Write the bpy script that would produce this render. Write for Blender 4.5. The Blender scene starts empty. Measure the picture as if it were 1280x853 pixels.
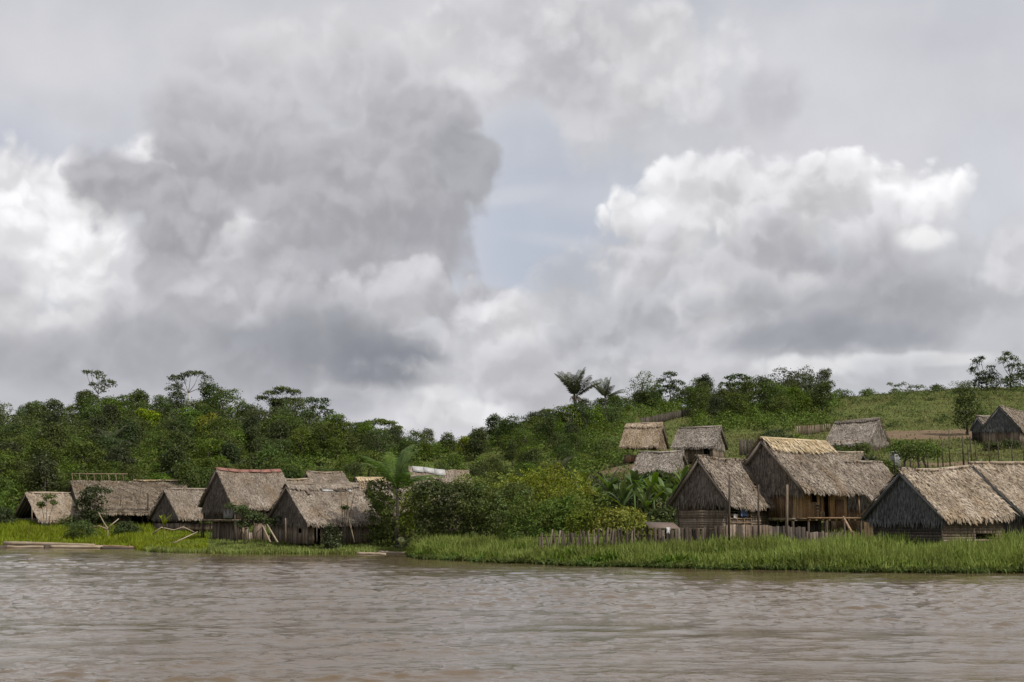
import bpy, bmesh, math, random
import numpy as np
from mathutils import Vector, Matrix, Euler
from math import radians as R, sin, cos, pi, atan2, asin, sqrt

random.seed(7)
rng = np.random.default_rng(7)
sc = bpy.context.scene
col = sc.collection

# ------------------------------------------------------------------ camera
F, W0, H0, YH, CH = 1800.0, 1280.0, 853.0, 650.0, 3.0
TH = math.atan((YH - H0/2)/F)
cam_d = bpy.data.cameras.new('camera'); cam = bpy.data.objects.new('camera', cam_d); col.objects.link(cam)
cam.location = (0, 0, CH); cam.rotation_euler = (pi/2 + TH, 0, 0)
cam_d.sensor_fit = 'HORIZONTAL'; cam_d.sensor_width = 36.0; cam_d.lens = 36.0*F/W0
cam_d.clip_start = 0.1; cam_d.clip_end = 6000
sc.camera = cam

def ray(px, py):
    u, v = (px-W0/2)/F, (H0/2-py)/F
    return Vector((u, cos(TH)-v*sin(TH), sin(TH)+v*cos(TH)))
def at(px, py, Y):
    """the world point seen at photo pixel (px,py) that lies Y metres away along +Y"""
    d = ray(px, py); k = Y/d.y
    return Vector((d.x*k, Y, CH+d.z*k))
def xat(px, Y, py=640): return at(px, py, Y).x
def zat(py, Y): return at(640, py, Y).z

# ------------------------------------------------------------------ view
sc.render.engine = 'CYCLES'
sc.view_settings.view_transform = 'Standard'; sc.view_settings.look = 'None'
sc.view_settings.exposure = 0.12; sc.view_settings.gamma = 1.0; sc.view_settings.use_curve_mapping = False
sc.cycles.max_bounces = 6; sc.cycles.diffuse_bounces = 3; sc.cycles.transparent_max_bounces = 8
sc.cycles.transmission_bounces = 3; sc.cycles.caustics_reflective = False; sc.cycles.caustics_refractive = False

# ------------------------------------------------------------------ node helper
def lin(c):
    if isinstance(c, (int, float)): c = (c, c, c)
    return tuple(((x/255)/12.92 if x/255 <= 0.04045 else ((x/255+0.055)/1.055)**2.4) for x in c)
class NT:
    def __init__(s, tree): s.t = tree; s.n = tree.nodes; s.l = tree.links
    def node(s, typ, **kw):
        n = s.n.new(typ)
        for k, v in kw.items(): setattr(n, k, v)
        return n
    def put(s, inp, v):
        if isinstance(v, bpy.types.NodeSocket): s.l.new(v, inp)
        elif v is not None: inp.default_value = v
    def m(s, op, a, b=None, c=None, clamp=False):
        n = s.node('ShaderNodeMath', operation=op, use_clamp=clamp)
        s.put(n.inputs[0], a); s.put(n.inputs[1], b); s.put(n.inputs[2], c)
        return n.outputs[0]
    def add(s, a, b): return s.m('ADD', a, b)
    def sub(s, a, b): return s.m('SUBTRACT', a, b)
    def mul(s, a, b): return s.m('MULTIPLY', a, b)
    def v(s, op, a, b=None, scale=None):
        n = s.node('ShaderNodeVectorMath', operation=op)
        s.put(n.inputs[0], a); s.put(n.inputs[1], b)
        if scale is not None: s.put(n.inputs[3], scale)
        return n.outputs['Value'] if op in ('LENGTH', 'DOT_PRODUCT', 'DISTANCE') else n.outputs[0]
    def xyz(s, x, y, z=0.0):
        n = s.node('ShaderNodeCombineXYZ')
        for i, q in enumerate((x, y, z)): s.put(n.inputs[i], q)
        return n.outputs[0]
    def sep(s, v):
        n = s.node('ShaderNodeSeparateXYZ'); s.put(n.inputs[0], v); return n.outputs
    def noise(s, vec, scale=1.0, detail=4, rough=0.5, dist=0.0, lac=2.0, out='Fac', dim='3D'):
        n = s.node('ShaderNodeTexNoise', noise_dimensions=dim); s.put(n.inputs['Vector'], vec)
        for k, q in (('Scale', scale), ('Detail', detail), ('Roughness', rough), ('Distortion', dist), ('Lacunarity', lac)): s.put(n.inputs[k], q)
        return n.outputs[out]
    def voro(s, vec, scale=1.0, feature='F1', out='Distance', detail=0, rough=0.5, rnd=1.0, smooth=None, dim='3D'):
        n = s.node('ShaderNodeTexVoronoi', feature=feature, voronoi_dimensions=dim); s.put(n.inputs['Vector'], vec); s.put(n.inputs['Scale'], scale)
        if 'Detail' in n.inputs: s.put(n.inputs['Detail'], detail); s.put(n.inputs['Roughness'], rough)
        s.put(n.inputs['Randomness'], rnd)
        if smooth is not None and 'Smoothness' in n.inputs: s.put(n.inputs['Smoothness'], smooth)
        return n.outputs[out]
    def rng(s, v, a, b, c=0.0, d=1.0, smooth=False, clamp=True):
        n = s.node('ShaderNodeMapRange', interpolation_type='SMOOTHSTEP' if smooth else 'LINEAR')
        if not smooth: n.clamp = clamp
        s.put(n.inputs[0], v)
        for i, q in enumerate((a, b, c, d)): s.put(n.inputs[1+i], q)
        return n.outputs[0]
    def mix(s, f, a, b, blend='MIX'):
        n = s.node('ShaderNodeMix', data_type='RGBA', blend_type=blend)
        s.put(n.inputs[0], f)
        for i, q in ((6, a), (7, b)):
            if isinstance(q, tuple) and len(q) == 3: q = q+(1.0,)
            s.put(n.inputs[i], q)
        return n.outputs[2]
    def ramp(s, f, stops, interp='LINEAR'):
        n = s.node('ShaderNodeValToRGB'); n.color_ramp.interpolation = interp
        e = n.color_ramp.elements
        while len(e) < len(stops): e.new(0.5)
        for el, (p, c) in zip(e, stops): el.position = p; el.color = tuple(c)+(1.0,) if len(c) == 3 else c
        s.put(n.inputs[0], f); return n.outputs[0]
    def hsv(s, c, h=0.5, sat=1.0, val=1.0):
        n = s.node('ShaderNodeHueSaturation')
        for k, q in (('Hue', h), ('Saturation', sat), ('Value', val), ('Color', c)): s.put(n.inputs[k], q)
        return n.outputs[0]

# ------------------------------------------------------------------ sun
SUN_EL, SUN_AZ = R(50), R(128)      # azimuth measured from +Y towards +X: the sun stands to the right, a little behind the camera
sun_d = bpy.data.lights.new('sun', 'SUN'); sun = bpy.data.objects.new('sun', sun_d); col.objects.link(sun)
sun_d.energy = 3.9; sun_d.angle = R(0.6); sun_d.color = (1.0, 0.94, 0.86)
sdir = Vector((sin(SUN_AZ)*cos(SUN_EL), cos(SUN_AZ)*cos(SUN_EL), sin(SUN_EL)))
sun.rotation_euler = (-sdir).to_track_quat('-Z', 'Y').to_euler()
sun.location = (60, -60, 90)

# ------------------------------------------------------------------ sky: Nishita behind procedural cloud layers, all laid out on the sphere of directions
BG = 0.1
world = bpy.data.worlds.new('World'); sc.world = world; world.use_nodes = True
T = NT(world.node_tree); T.n.clear()
w_out = T.node('ShaderNodeOutputWorld'); w_bg = T.node('ShaderNodeBackground'); w_bg.inputs[1].default_value = BG
T.l.new(w_bg.outputs[0], w_out.inputs[0])
nish = T.node('ShaderNodeTexSky', sky_type='NISHITA'); nish.sun_disc = False
nish.sun_elevation = SUN_EL; nish.sun_rotation = SUN_AZ; nish.air_density = 1.2; nish.dust_density = 2.5; nish.ozone_density = 1.0
world.cycles.sampling_method = 'MANUAL'; world.cycles.sample_map_resolution = 256
SKY_LAYERS = [
 # thin veil and the blue that shows through it
 (60, 60, 260, 90, 0.9, 0, (209,209,214), 0.6, 0), (20, 190, 110, 50, 0.9, 0, (193,197,208), 0.8, 0),
 (1080, 110, 300, 130, 0.9, 0, (206,207,213), 0.8, 0), (1200, 40, 120, 22, 0.8, 0, (196,197,204), 0.6, 0),
 (430, 50, 330, 80, 0.9, 0, (212,211,214), 0.7, 0),
 (700, 265, 150, 110, 0.8, 0, (190,196,209), 0.8, 0), (655, 320, 85, 70, 0.8, 0, (183,191,206), 0.75, 0), (640, 245, 60, 10, .8, 8, (208,210,216), .5, 0), (690, 300, 50, 8, .9, -6, (206,209,216), .4, 0), (740, 250, 70, 20, .8, 0, (200,204,213), .6, 0),
 (1240, 270, 60, 90, 0.9, 0, (199,203,212), 0.6, 0),
 # top centre bank
 (690, 60, 160, 60, 0.4, 0, (190,189,194), 0.85, .5), (640, 20, 90, 30, 0.4, 0, (203,202,206), 0.6, .5), (800, 60, 120, 60, 0.35, -20, (216,215,218), 0.8, .6),
 (770, 130, 90, 45, 0.4, 0, (208,207,210), 0.8, .7), (715, 110, 50, 35, 0.4, 0, (186,185,190), 0.7, .5), (800, 180, 110, 50, 0.6, 0, (202,202,206), 0.6, .3), (960, 140, 65, 45, 0.35, 0, (190,190,196), 0.75, .4), (940, 175, 60, 30, .5, 0, (196,196,201), .6, .3),
 (870, 70, 60, 45, .4, 0, (219,219,222), .7, .4), (850, 110, 50, 35, .4, 0, (212,212,215), .7, .6), (600, 60, 60, 60, .5, 0, (205,204,208), .7, .5),
 (480, 60, 110, 40, .45, 0, (218,217,220), .7, .5), (350, 60, 90, 36, .5, 0, (217,216,219), .6, .5), (400, 100, 60, 30, .5, 0, (196,195,199), .6, .4), (120, 150, 90, 22, .6, -10, (198,199,205), .6, .2), (560, 95, 70, 30, .4, 0, (214,213,216), .6, .6),
 # bright cumulus behind, left
 (60, 250, 125, 62, 0.22, 0, (230,229,232), 0.95, .8), (45, 320, 115, 85, 0.28, 0, (236,236,238), 0.95, .9), (100, 290, 60, 60, .25, 0, (238,237,239), .9, .7),
 (190, 195, 60, 36, 0.18, 0, (238,237,240), 0.95, .5), (395, 212, 60, 50, 0.25, 0, (238,237,239), 0.97, .6),
 (320, 280, 95, 46, 0.28, 0, (224,223,226), 0.95, .9), (100, 420, 150, 60, 0.4, 0, (212,211,214), 0.9, .7), (220, 370, 90, 55, 0.35, 0, (206,206,210), 0.9, .8), (30, 400, 50, 40, .35, 0, (222,221,224), .8, .8),
 # dark masses in front
 (330, 190, 100, 90, 0.3, 0, (182,182,187), 0.92, .5), (300, 110, 90, 60, 0.4, -20, (198,197,201), 0.85, .5), (240, 150, 70, 40, 0.4, 0, (186,186,191), 0.8, .4),
 (470, 130, 120, 80, 0.35, -10, (196,195,199), 0.85, .6), (530, 175, 90, 72, 0.22, 0, (178,178,183), 0.92, .5),
 (270, 200, 110, 60, .35, 0, (180,180,185), .9, .6), (180, 232, 95, 58, 0.24, -8, (172,172,177), 0.95, .8), (225, 285, 66, 55, 0.26, 30, (166,166,171), 0.93, .8), (310, 235, 80, 44, .35, 0, (174,174,179), .85, .7),
 (480, 245, 118, 100, 0.22, 0, (170,170,175), 0.96, .55), (580, 200, 46, 44, 0.2, 20, (165,166,172), 0.95, .5), (545, 310, 68, 62, 0.26, 0, (168,168,174), 0.95, .5),
 (390, 335, 160, 75, 0.3, 0, (174,174,179), 0.94, .7), (300, 400, 150, 60, .4, 0, (178,178,183), .8, .7), (480, 200, 60, 60, .4, 0, (183,183,188), .6, .6), (5, 345, 40, 30, .4, 0, (186,186,191), .7, .5), (200, 340, 45, 32, .3, 0, (174,174,179), .8, .5),
 (150, 440, 190, 40, 0.5, 0, (184,184,189), 0.8, .5), (60, 450, 90, 30, .5, 0, (192,192,197), .6, .5),
 # puffs in front of the dark mass
 (330, 385, 85, 52, 0.4, 0, (190,190,195), 0.85, .9), (500, 372, 88, 56, 0.2, 0, (201,200,204), 0.9, .9), (590, 395, 72, 48, 0.2, 0, (183,183,188), 0.92, .8), (430, 400, 70, 40, .4, 0, (182,182,187), .85, .8),
 # dark base
 (300, 462, 320, 50, 0.5, 0, (166,167,173), 0.9, .4), (420, 440, 210, 50, 0.45, 0, (150,152,159), 0.9, .4), (490, 458, 120, 34, 0.5, -5, (134,137,146), 0.85, .25), (140, 465, 190, 40, .7, 0, (174,175,181), .8, .4),
 (120, 500, 160, 30, .6, 0, (192,192,197), .6, .4), (400, 500, 110, 18, .5, 0, (168,170,177), .6, .3),
 # low middle bright bank
 (630, 440, 100, 55, 0.3, -15, (206,206,210), 0.9, .8), (690, 395, 72, 50, 0.25, 0, (214,214,217), 0.95, .8), (580, 505, 100, 40, 0.35, 0, (206,206,209), 0.95, .7), (560, 470, 50, 26, .4, 0, (196,196,200), .8, .6),
 (655, 495, 80, 55, 0.32, 0, (198,198,203), .9, .8), (745, 440, 80, 60, .35, 0, (184,184,190), .9, .7), (600, 520, 45, 18, .35, 0, (230,230,232), .9, .4), (545, 490, 30, 12, .4, 0, (222,222,224), .7, .4), (775, 400, 20, 40, .3, 0, (214,214,217), .7, .5),
 # right cumulus
 (725, 380, 60, 60, .4, 0, (190,192,198), .8, .5),
 (835, 270, 78, 66, 0.16, 20, (236,236,238), 0.97, .8), (905, 228, 72, 46, 0.2, 0, (226,226,229), 0.95, .9), (1055, 232, 72, 48, 0.18, 0, (233,233,235), 0.96, .9),
 (1140, 242, 58, 50, 0.2, -10, (237,237,239), 0.97, .9), (975, 272, 125, 70, 0.3, 0, (210,210,213), 0.95, 1.0), (800, 340, 62, 66, 0.26, 0, (208,208,212), 0.95, .9), (880, 320, 60, 50, .3, 0, (216,216,219), .8, .9),
 (1090, 295, 110, 50, 0.35, 0, (210,210,214), 0.85, .9), (1160, 300, 42, 20, 0.25, 0, (241,241,242), 0.95, .3),
 (1190, 360, 90, 70, 0.35, 0, (186,187,192), 0.9, .5), (1030, 345, 150, 60, 0.35, -8, (182,182,188), 0.95, .7), (900, 355, 110, 55, 0.35, 0, (196,196,200), 0.85, .9),
 (815, 400, 75, 55, .35, 0, (182,183,189), .9, .8), (890, 390, 52, 40, .3, 0, (208,208,211), .8, .8), (1005, 362, 36, 36, .3, 0, (212,212,215), .8, .7), (1090, 395, 190, 52, 0.4, 0, (168,169,175), 0.95, .5), (1020, 425, 150, 26, 0.5, 0, (154,156,164), 0.85, .3),
 (1260, 400, 60, 110, .6, 0, (188,189,194), .8, .5), (1262, 320, 28, 46, .35, 0, (204,204,208), .8, .6),
 (960, 470, 380, 26, .6, 0, (192,193,197), .85, .6), (860, 465, 90, 22, .5, 0, (200,200,204), .7, .6), (1020, 458, 70, 14, .35, 0, (226,226,228), .8, .4), (1170, 450, 75, 9, .4, 0, (218,218,220), .8, .3), (1120, 470, 60, 20, .5, 0, (190,192,198), .7, .4),
 (690, 500, 60, 40, .5, 0, (194,194,199), .7, .6),
]
gen = T.node('ShaderNodeTexCoord').outputs['Generated']
dx, dy, dz = T.sep(T.v('NORMALIZE', gen))
az = T.m('ARCTAN2', dx, dy); el = T.m('ARCSINE', dz)
P = T.xyz(az, el, 0.0)
def ae(px, py):
    d = ray(px, py).normalized(); return atan2(d.x, d.y), asin(d.z)
K = 100.0/F       # 100 photo pixels as an angle
# billow field: rounded lobes with creases between them, three octaves
nw = T.noise(P, 14.0, 3, 0.5, out='Color', dim='2D')
Pw = T.v('ADD', P, T.v('SCALE', T.v('SUBTRACT', nw, (0.5, 0.5, 0.5)), scale=0.030))
nw2 = T.noise(P, 60.0, 4, 0.55, out='Color', dim='2D')
Pw = T.v('ADD', Pw, T.v('SCALE', T.v('SUBTRACT', nw2, (0.5, 0.5, 0.5)), scale=0.010))
def billow(vec):
    a = T.voro(vec, 22.0, 'SMOOTH_F1', smooth=0.22, detail=2.5, rough=0.5, dim='2D')
    return T.sub(1.0, a)
B0 = billow(Pw)
LD = 0.010
B1 = billow(T.v('ADD', Pw, (-LD*0.35, LD, 0.0)))      # sampled a little towards the light
fb = T.noise(P, 20.0, 6, 0.58, dim='2D')
fbs = T.noise(P, 7.0, 4, 0.5, dim='2D')
fb1 = T.noise(T.v('ADD', P, (-LD*0.35, LD*1.2, 0.0)), 20.0, 6, 0.58, dim='2D')
relief = T.add(T.mul(T.sub(B0, B1), 5.0), T.mul(T.sub(fb, fb1), 0.9))
relief = T.m('TANH', T.mul(relief, 0.62))
edge = T.add(T.add(T.mul(T.sub(B0, 0.62), 0.85), T.mul(T.sub(fb, 0.5), 0.7)), 0.22)
def blob(cx, cy, rx, ry, soft, rot=0.0, k=1.0):
    a, e = ae(cx, cy)
    d = T.v('SUBTRACT', P, (a, e, 0.0))
    if rot:
        n = T.node('ShaderNodeVectorRotate', rotation_type='Z_AXIS'); T.put(n.inputs['Vector'], d); n.inputs['Angle'].default_value = R(-rot); d = n.outputs[0]
    q = T.v('LENGTH', T.v('MULTIPLY', d, (F/rx, F/ry, 0.0)))
    # the lobe noise is scaled so that its reach in the sky is alike for large and small clouds
    amp = k*min(.95, 56.0/min(rx, ry))
    q = T.sub(q, T.mul(edge, amp))
    return T.rng(q, 1.0-soft, 1.0+soft, 1.0, 0.0, smooth=True)
c = T.mix(0.80, nish.outputs[0], tuple(x/BG for x in lin((198, 200, 207))))
c = T.mix(T.rng(fbs, 0.35, 0.65), c, tuple(x/BG for x in lin((208, 207, 212))))
reliefmask = 0.0
# (cx, cy, rx, ry, softness, rotation, colour, opacity, relief)
L = SKY_LAYERS
for (cx, cy, rx, ry, soft, rot, cc, op, rl) in L:
    mk = T.mul(blob(cx, cy, rx, ry, soft, rot, 0.35 if soft > 0.6 else 1.0), op)
    c = T.mix(mk, c, tuple(x/BG for x in lin(cc)))
    reliefmask = T.add(T.mul(reliefmask, T.sub(1.0, mk)), T.mul(mk, rl))
# relief shading of the lobes plus fine mottling
g = T.add(1.0, T.mul(T.mul(relief, reliefmask), 0.20))
g = T.mul(g, T.add(1.0, T.mul(T.sub(fb, 0.5), T.add(0.10, T.mul(reliefmask, 0.20)))))
g = T.mul(g, T.add(1.0, T.mul(T.sub(fbs, 0.5), 0.16)))
c = T.v('SCALE', T.v('MULTIPLY', c, (0.945, 0.945, 0.943)), scale=g)
# below the horizon: the dull light that comes back from land
c = T.mix(T.rng(el, -0.02, 0.0), tuple(x/BG for x in lin((120, 116, 108))), c)
T.l.new(c, w_bg.inputs[0])
# ------------------------------------------------------------------ object helpers
def tag(o, label=None, cat=None, group=None, kind=None):
    if label: o['label'] = label
    if cat: o['category'] = cat
    if group: o['group'] = group
    if kind: o['kind'] = kind
    return o
def empty(name, loc, rz=0.0):
    o = bpy.data.objects.new(name, None); col.objects.link(o); o.location = loc; o.rotation_euler = (0, 0, rz); o.empty_display_size = 0.3
    return o
def link(name, me, parent=None, mat=None):
    o = bpy.data.objects.new(name, me); col.objects.link(o)
    if parent: o.parent = parent
    if mat is not None and not me.materials: me.materials.append(mat)
    return o
def mesh_np(name, V, Q, mat=None, smooth=False):
    """mesh from numpy verts (n,3) and faces (m,3|4)"""
    V = np.asarray(V, dtype=np.float32); Q = np.asarray(Q, dtype=np.int32)
    me = bpy.data.meshes.new(name); k = Q.shape[1]
    me.vertices.add(len(V)); me.vertices.foreach_set('co', V.ravel())
    me.loops.add(Q.size); me.loops.foreach_set('vertex_index', Q.ravel())
    me.polygons.add(len(Q)); me.polygons.foreach_set('loop_start', np.arange(0, Q.size, k, dtype=np.int32))
    me.polygons.foreach_set('loop_total', np.full(len(Q), k, dtype=np.int32))
    if smooth: me.polygons.foreach_set('use_smooth', np.ones(len(Q), dtype=bool))
    me.update(calc_edges=True)
    if mat is not None: me.materials.append(mat)
    return me
class MB:
    """collects quads, boxes, bars and tubes into one mesh"""
    def __init__(s): s.V = []; s.Fc = []; s.n = 0
    def raw(s, V, Q):
        V = np.asarray(V, float).reshape(-1, 3); Q = np.asarray(Q, int)
        s.V.append(V); s.Fc.append(Q+s.n); s.n += len(V); return s
    def box(s, x0, x1, y0, y1, z0, z1, M=None):
        v = np.array([(x0,y0,z0),(x1,y0,z0),(x1,y1,z0),(x0,y1,z0),(x0,y0,z1),(x1,y0,z1),(x1,y1,z1),(x0,y1,z1)], float)
        if M is not None: v = v @ np.array(M.to_3x3()).T + np.array(M.translation)
        return s.raw(v, [(0,3,2,1),(4,5,6,7),(0,1,5,4),(1,2,6,5),(2,3,7,6),(3,0,4,7)])
    def tube(s, pts, radii, seg=6):
        pts = [Vector(p) for p in pts]; V = []; Q = []
        if not hasattr(radii, '__len__'): radii = [radii]*len(pts)
        for i, p in enumerate(pts):
            d = (pts[min(i+1, len(pts)-1)]-pts[max(i-1, 0)]).normalized()
            a = d.cross(Vector((0, 0, 1)) if abs(d.z) < 0.9 else Vector((1, 0, 0))).normalized(); b = d.cross(a)
            for k in range(seg):
                t = 2*pi*k/seg; V.append(p+(a*cos(t)+b*sin(t))*radii[i])
        for i in range(len(pts)-1):
            for k in range(seg):
                Q.append((i*seg+k, i*seg+(k+1) % seg, (i+1)*seg+(k+1) % seg, (i+1)*seg+k))
        n = len(V)
        for e, base, r in ((0, 0, -1), (1, (len(pts)-1)*seg, 1)):
            V.append(pts[0] if e == 0 else pts[-1])
            for k in range(0, seg, 2):
                q = (base+k, base+(k+1) % seg, base+(k+2) % seg, n+e)
                Q.append(q if r > 0 else q[::-1])
        return s.raw([tuple(v) for v in V], Q)
    def mesh(s, name, mat=None, smooth=False):
        return mesh_np(name, np.concatenate(s.V), np.concatenate(s.Fc), mat, smooth)
    def build(s, name, mat, parent=None, smooth=False):
        return link(name, s.mesh(name, mat, smooth), parent)
def copy_tree(o, loc=None, rz=None, scale=None):
    c = o.copy(); col.objects.link(c)
    for ch in o.children:
        d = ch.copy(); col.objects.link(d); d.parent = c
        for g in ch.children:
            e = g.copy(); col.objects.link(e); e.parent = d
    if loc is not None: c.location = loc
    if rz is not None: c.rotation_euler = (0, 0, rz)
    if scale is not None: c.scale = (scale,)*3 if not hasattr(scale, '__len__') else scale
    return c

# ------------------------------------------------------------------ materials
def material(name):
    m = bpy.data.materials.new(name); m.use_nodes = True
    t = NT(m.node_tree); t.n.clear(); out = t.node('ShaderNodeOutputMaterial')
    return m, t, out
def pbsdf(t, base, rough=0.8, spec=0.3, normal=None):
    p = t.node('ShaderNodeBsdfPrincipled'); t.put(p.inputs['Base Color'], base+(1.0,) if isinstance(base, tuple) and len(base) == 3 else base)
    t.put(p.inputs['Roughness'], rough); t.put(p.inputs['Specular IOR Level'], spec)
    if normal is not None: t.put(p.inputs['Normal'], normal)
    return p
def bump(t, h, strength=0.5, dist=0.05, normal=None):
    b = t.node('ShaderNodeBump'); b.inputs['Strength'].default_value = strength; b.inputs['Distance'].default_value = dist
    t.put(b.inputs['Height'], h)
    if normal is not None: t.put(b.inputs['Normal'], normal)
    return b.outputs[0]
def leaf_mat(name, stops, trans=0.3, rough=0.6, spec=0.12, objvar=0.22, huevar=0.02, patch=0.0):
    """leaf green from a ramp by random per leaf; each plant shifts as a whole"""
    m, t, out = material(name)
    isl = t.node('ShaderNodeNewGeometry').outputs['Random Per Island']
    ob = t.node('ShaderNodeObjectInfo').outputs['Random']
    c = t.ramp(isl, [(i/(len(stops)-1), s) for i, s in enumerate(stops)])
    if patch:
        pos = t.node('ShaderNodeNewGeometry').outputs['Position']
        nz = t.noise(pos, patch, 3, 0.55)
        c = t.hsv(c, t.rng(nz, 0.3, 0.7, 0.5-huevar, 0.5+huevar), 1.0, t.rng(nz, 0.3, 0.7, 0.72, 1.3))
    ob2 = t.m('FRACT', t.mul(ob, 7.31))
    c = t.hsv(c, t.rng(ob, 0, 1, 0.5-huevar, 0.5+huevar), t.rng(ob2, 0, 1, 0.8, 1.1), t.rng(ob2, 0, 1, 1-objvar, 1+objvar))
    p = pbsdf(t, c, rough, spec)
    tr = t.node('ShaderNodeBsdfTranslucent'); t.put(tr.inputs[0], t.hsv(c, 0.49, 1.1, 1.2))
    mx = t.node('ShaderNodeMixShader'); mx.inputs[0].default_value = trans
    t.l.new(p.outputs[0], mx.inputs[1]); t.l.new(tr.outputs[0], mx.inputs[2]); t.l.new(mx.outputs[0], out.inputs[0])
    return m
def fiber_mat(name, stops, patch=0.5, patch_amt=0.35, rough=0.85, tint=None, stripe=None):
    """straw, palm leaf or weathered wood: random per strip, weather patches by object position"""
    m, t, out = material(name)
    geo = t.node('ShaderNodeNewGeometry'); isl = geo.outputs['Random Per Island']
    oc = t.node('ShaderNodeTexCoord').outputs['Object']
    c = t.ramp(isl, [(i/(len(stops)-1), s) for i, s in enumerate(stops)])
    nz = t.noise(oc, patch, 4, 0.6); nf = t.noise(oc, 9.0, 3, 0.6)
    c = t.hsv(c, 0.5, t.rng(nz, 0.3, 0.7, 1.15, 0.85), t.rng(nz, 0.3, 0.7, 1-patch_amt, 1+patch_amt))
    c = t.hsv(c, 0.5, 1.0, t.rng(nf, 0.3, 0.7, 0.78, 1.22))
    if tint is not None:
        c = t.mix(t.mul(t.rng(t.noise(oc, 0.35, 3, 0.6), 0.52, 0.68), 0.6), c, tint)
    ob = t.node('ShaderNodeObjectInfo').outputs['Random']
    c = t.hsv(c, 0.5, 1.0, t.rng(ob, 0, 1, 0.9, 1.1))
    if stripe:
        w = t.noise(t.v('MULTIPLY', oc, stripe), 1.0, 3, 0.6)
        c = t.hsv(c, 0.5, 1.0, t.rng(w, 0.3, 0.7, 0.6, 1.25))
    p = pbsdf(t, c, rough, 0.15, bump(t, nf, 0.4, 0.02))
    t.l.new(p.outputs[0], out.inputs[0]); return m
def rgb(r, g, b): return (r, g, b)
M = {}
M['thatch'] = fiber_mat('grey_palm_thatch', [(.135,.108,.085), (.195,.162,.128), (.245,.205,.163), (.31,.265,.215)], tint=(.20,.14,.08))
M['thatch_tan'] = fiber_mat('tan_palm_thatch', [(.18,.14,.10), (.255,.205,.15), (.315,.26,.195), (.385,.325,.25)], tint=(.26,.18,.10))
M['thatch_gold'] = fiber_mat('golden_palm_thatch', [(.26,.19,.10), (.38,.29,.17), (.48,.39,.25), (.56,.48,.34)], patch_amt=0.2)
M['thatch_brown'] = fiber_mat('brown_palm_thatch', [(.15,.11,.075), (.22,.17,.115), (.29,.23,.16), (.37,.30,.215)], patch_amt=0.3)
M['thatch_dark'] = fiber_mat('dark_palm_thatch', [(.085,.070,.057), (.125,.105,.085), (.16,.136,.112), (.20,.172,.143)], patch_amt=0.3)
M['thatch_slate'] = fiber_mat('slate_palm_thatch', [(.075,.076,.077), (.10,.102,.103), (.13,.131,.131), (.16,.16,.157)], patch_amt=0.25)
M['thatch_silver'] = fiber_mat('silver_weathered_thatch', [(.12,.10,.085), (.20,.17,.14), (.29,.255,.215), (.37,.33,.285)], patch_amt=0.4)
M['plank'] = fiber_mat('weathered_plank', [(.095,.070,.050), (.15,.113,.082), (.20,.155,.115), (.25,.20,.155)], stripe=(6, 6, 0.8))
M['plank_mid'] = fiber_mat('mid_plank', [(.040,.031,.024), (.07,.053,.04), (.10,.079,.06), (.135,.11,.087)], stripe=(6, 6, 0.8))  # darker brown-grey fence wood, with some of the bushes' shade put into the colour
M['plank_dark'] = fiber_mat('dark_plank', [(.045,.038,.032), (.07,.058,.048), (.095,.08,.065)], stripe=(6, 6, 0.8))
M['plank_warm'] = fiber_mat('warm_plank', [(.14,.085,.048), (.21,.135,.08), (.28,.19,.115)], stripe=(6, 6, 0.8))
M['bamboo_wall'] = fiber_mat('split_bamboo_wall', [(.34,.225,.115), (.42,.29,.155), (.50,.36,.20)], patch_amt=0.15, stripe=(7, 7, 0.5))
M['pale_wood'] = fiber_mat('pale_bare_wood', [(.19,.145,.10), (.27,.215,.15), (.34,.28,.20)], patch_amt=0.2)
M['pole'] = fiber_mat('pole_wood', [(.05,.038,.03), (.09,.07,.053)], patch_amt=0.3)
M['bark'] = fiber_mat('bark', [(.06,.05,.04), (.11,.095,.078)], patch_amt=0.3)
M['bark_pale'] = fiber_mat('pale_bark', [(.20,.18,.15), (.28,.25,.21)], patch_amt=0.3)
def plain(name, c, rough=0.6, spec=0.4, nz=8.0, amt=0.2, metal=0.0):
    m, t, out = material(name)
    oc = t.node('ShaderNodeTexCoord').outputs['Object']
    n = t.noise(oc, nz, 4, 0.6)
    p = pbsdf(t, t.hsv(t.mix(0.0, c, c), 0.5, 1.0, t.rng(n, 0.3, 0.7, 1-amt, 1+amt)), rough, spec); p.inputs['Metallic'].default_value = metal
    t.l.new(p.outputs[0], out.inputs[0]); return m
M['red_tile'] = plain('red_ridge_sheet', (.215,.10,.075), amt=0.45)
M['white_sheet'] = plain('white_metal_sheet', (.36,.36,.35), 0.5, amt=0.2)
M['grey_sheet'] = plain('grey_metal_sheet', (.22,.22,.22), 0.7, amt=0.25)
M['rust_sheet'] = plain('rusty_sheet', (.13,.095,.075), 0.8, amt=0.3)
M['white_cloth'] = plain('white_cloth', (.7,.7,.7), 0.9)
M['blue_cloth'] = plain('blue_cloth', (.10,.14,.28), 0.9)
M['blue_plastic'] = plain('blue_plastic_sheet', (.12,.16,.22), 0.5)

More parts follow.
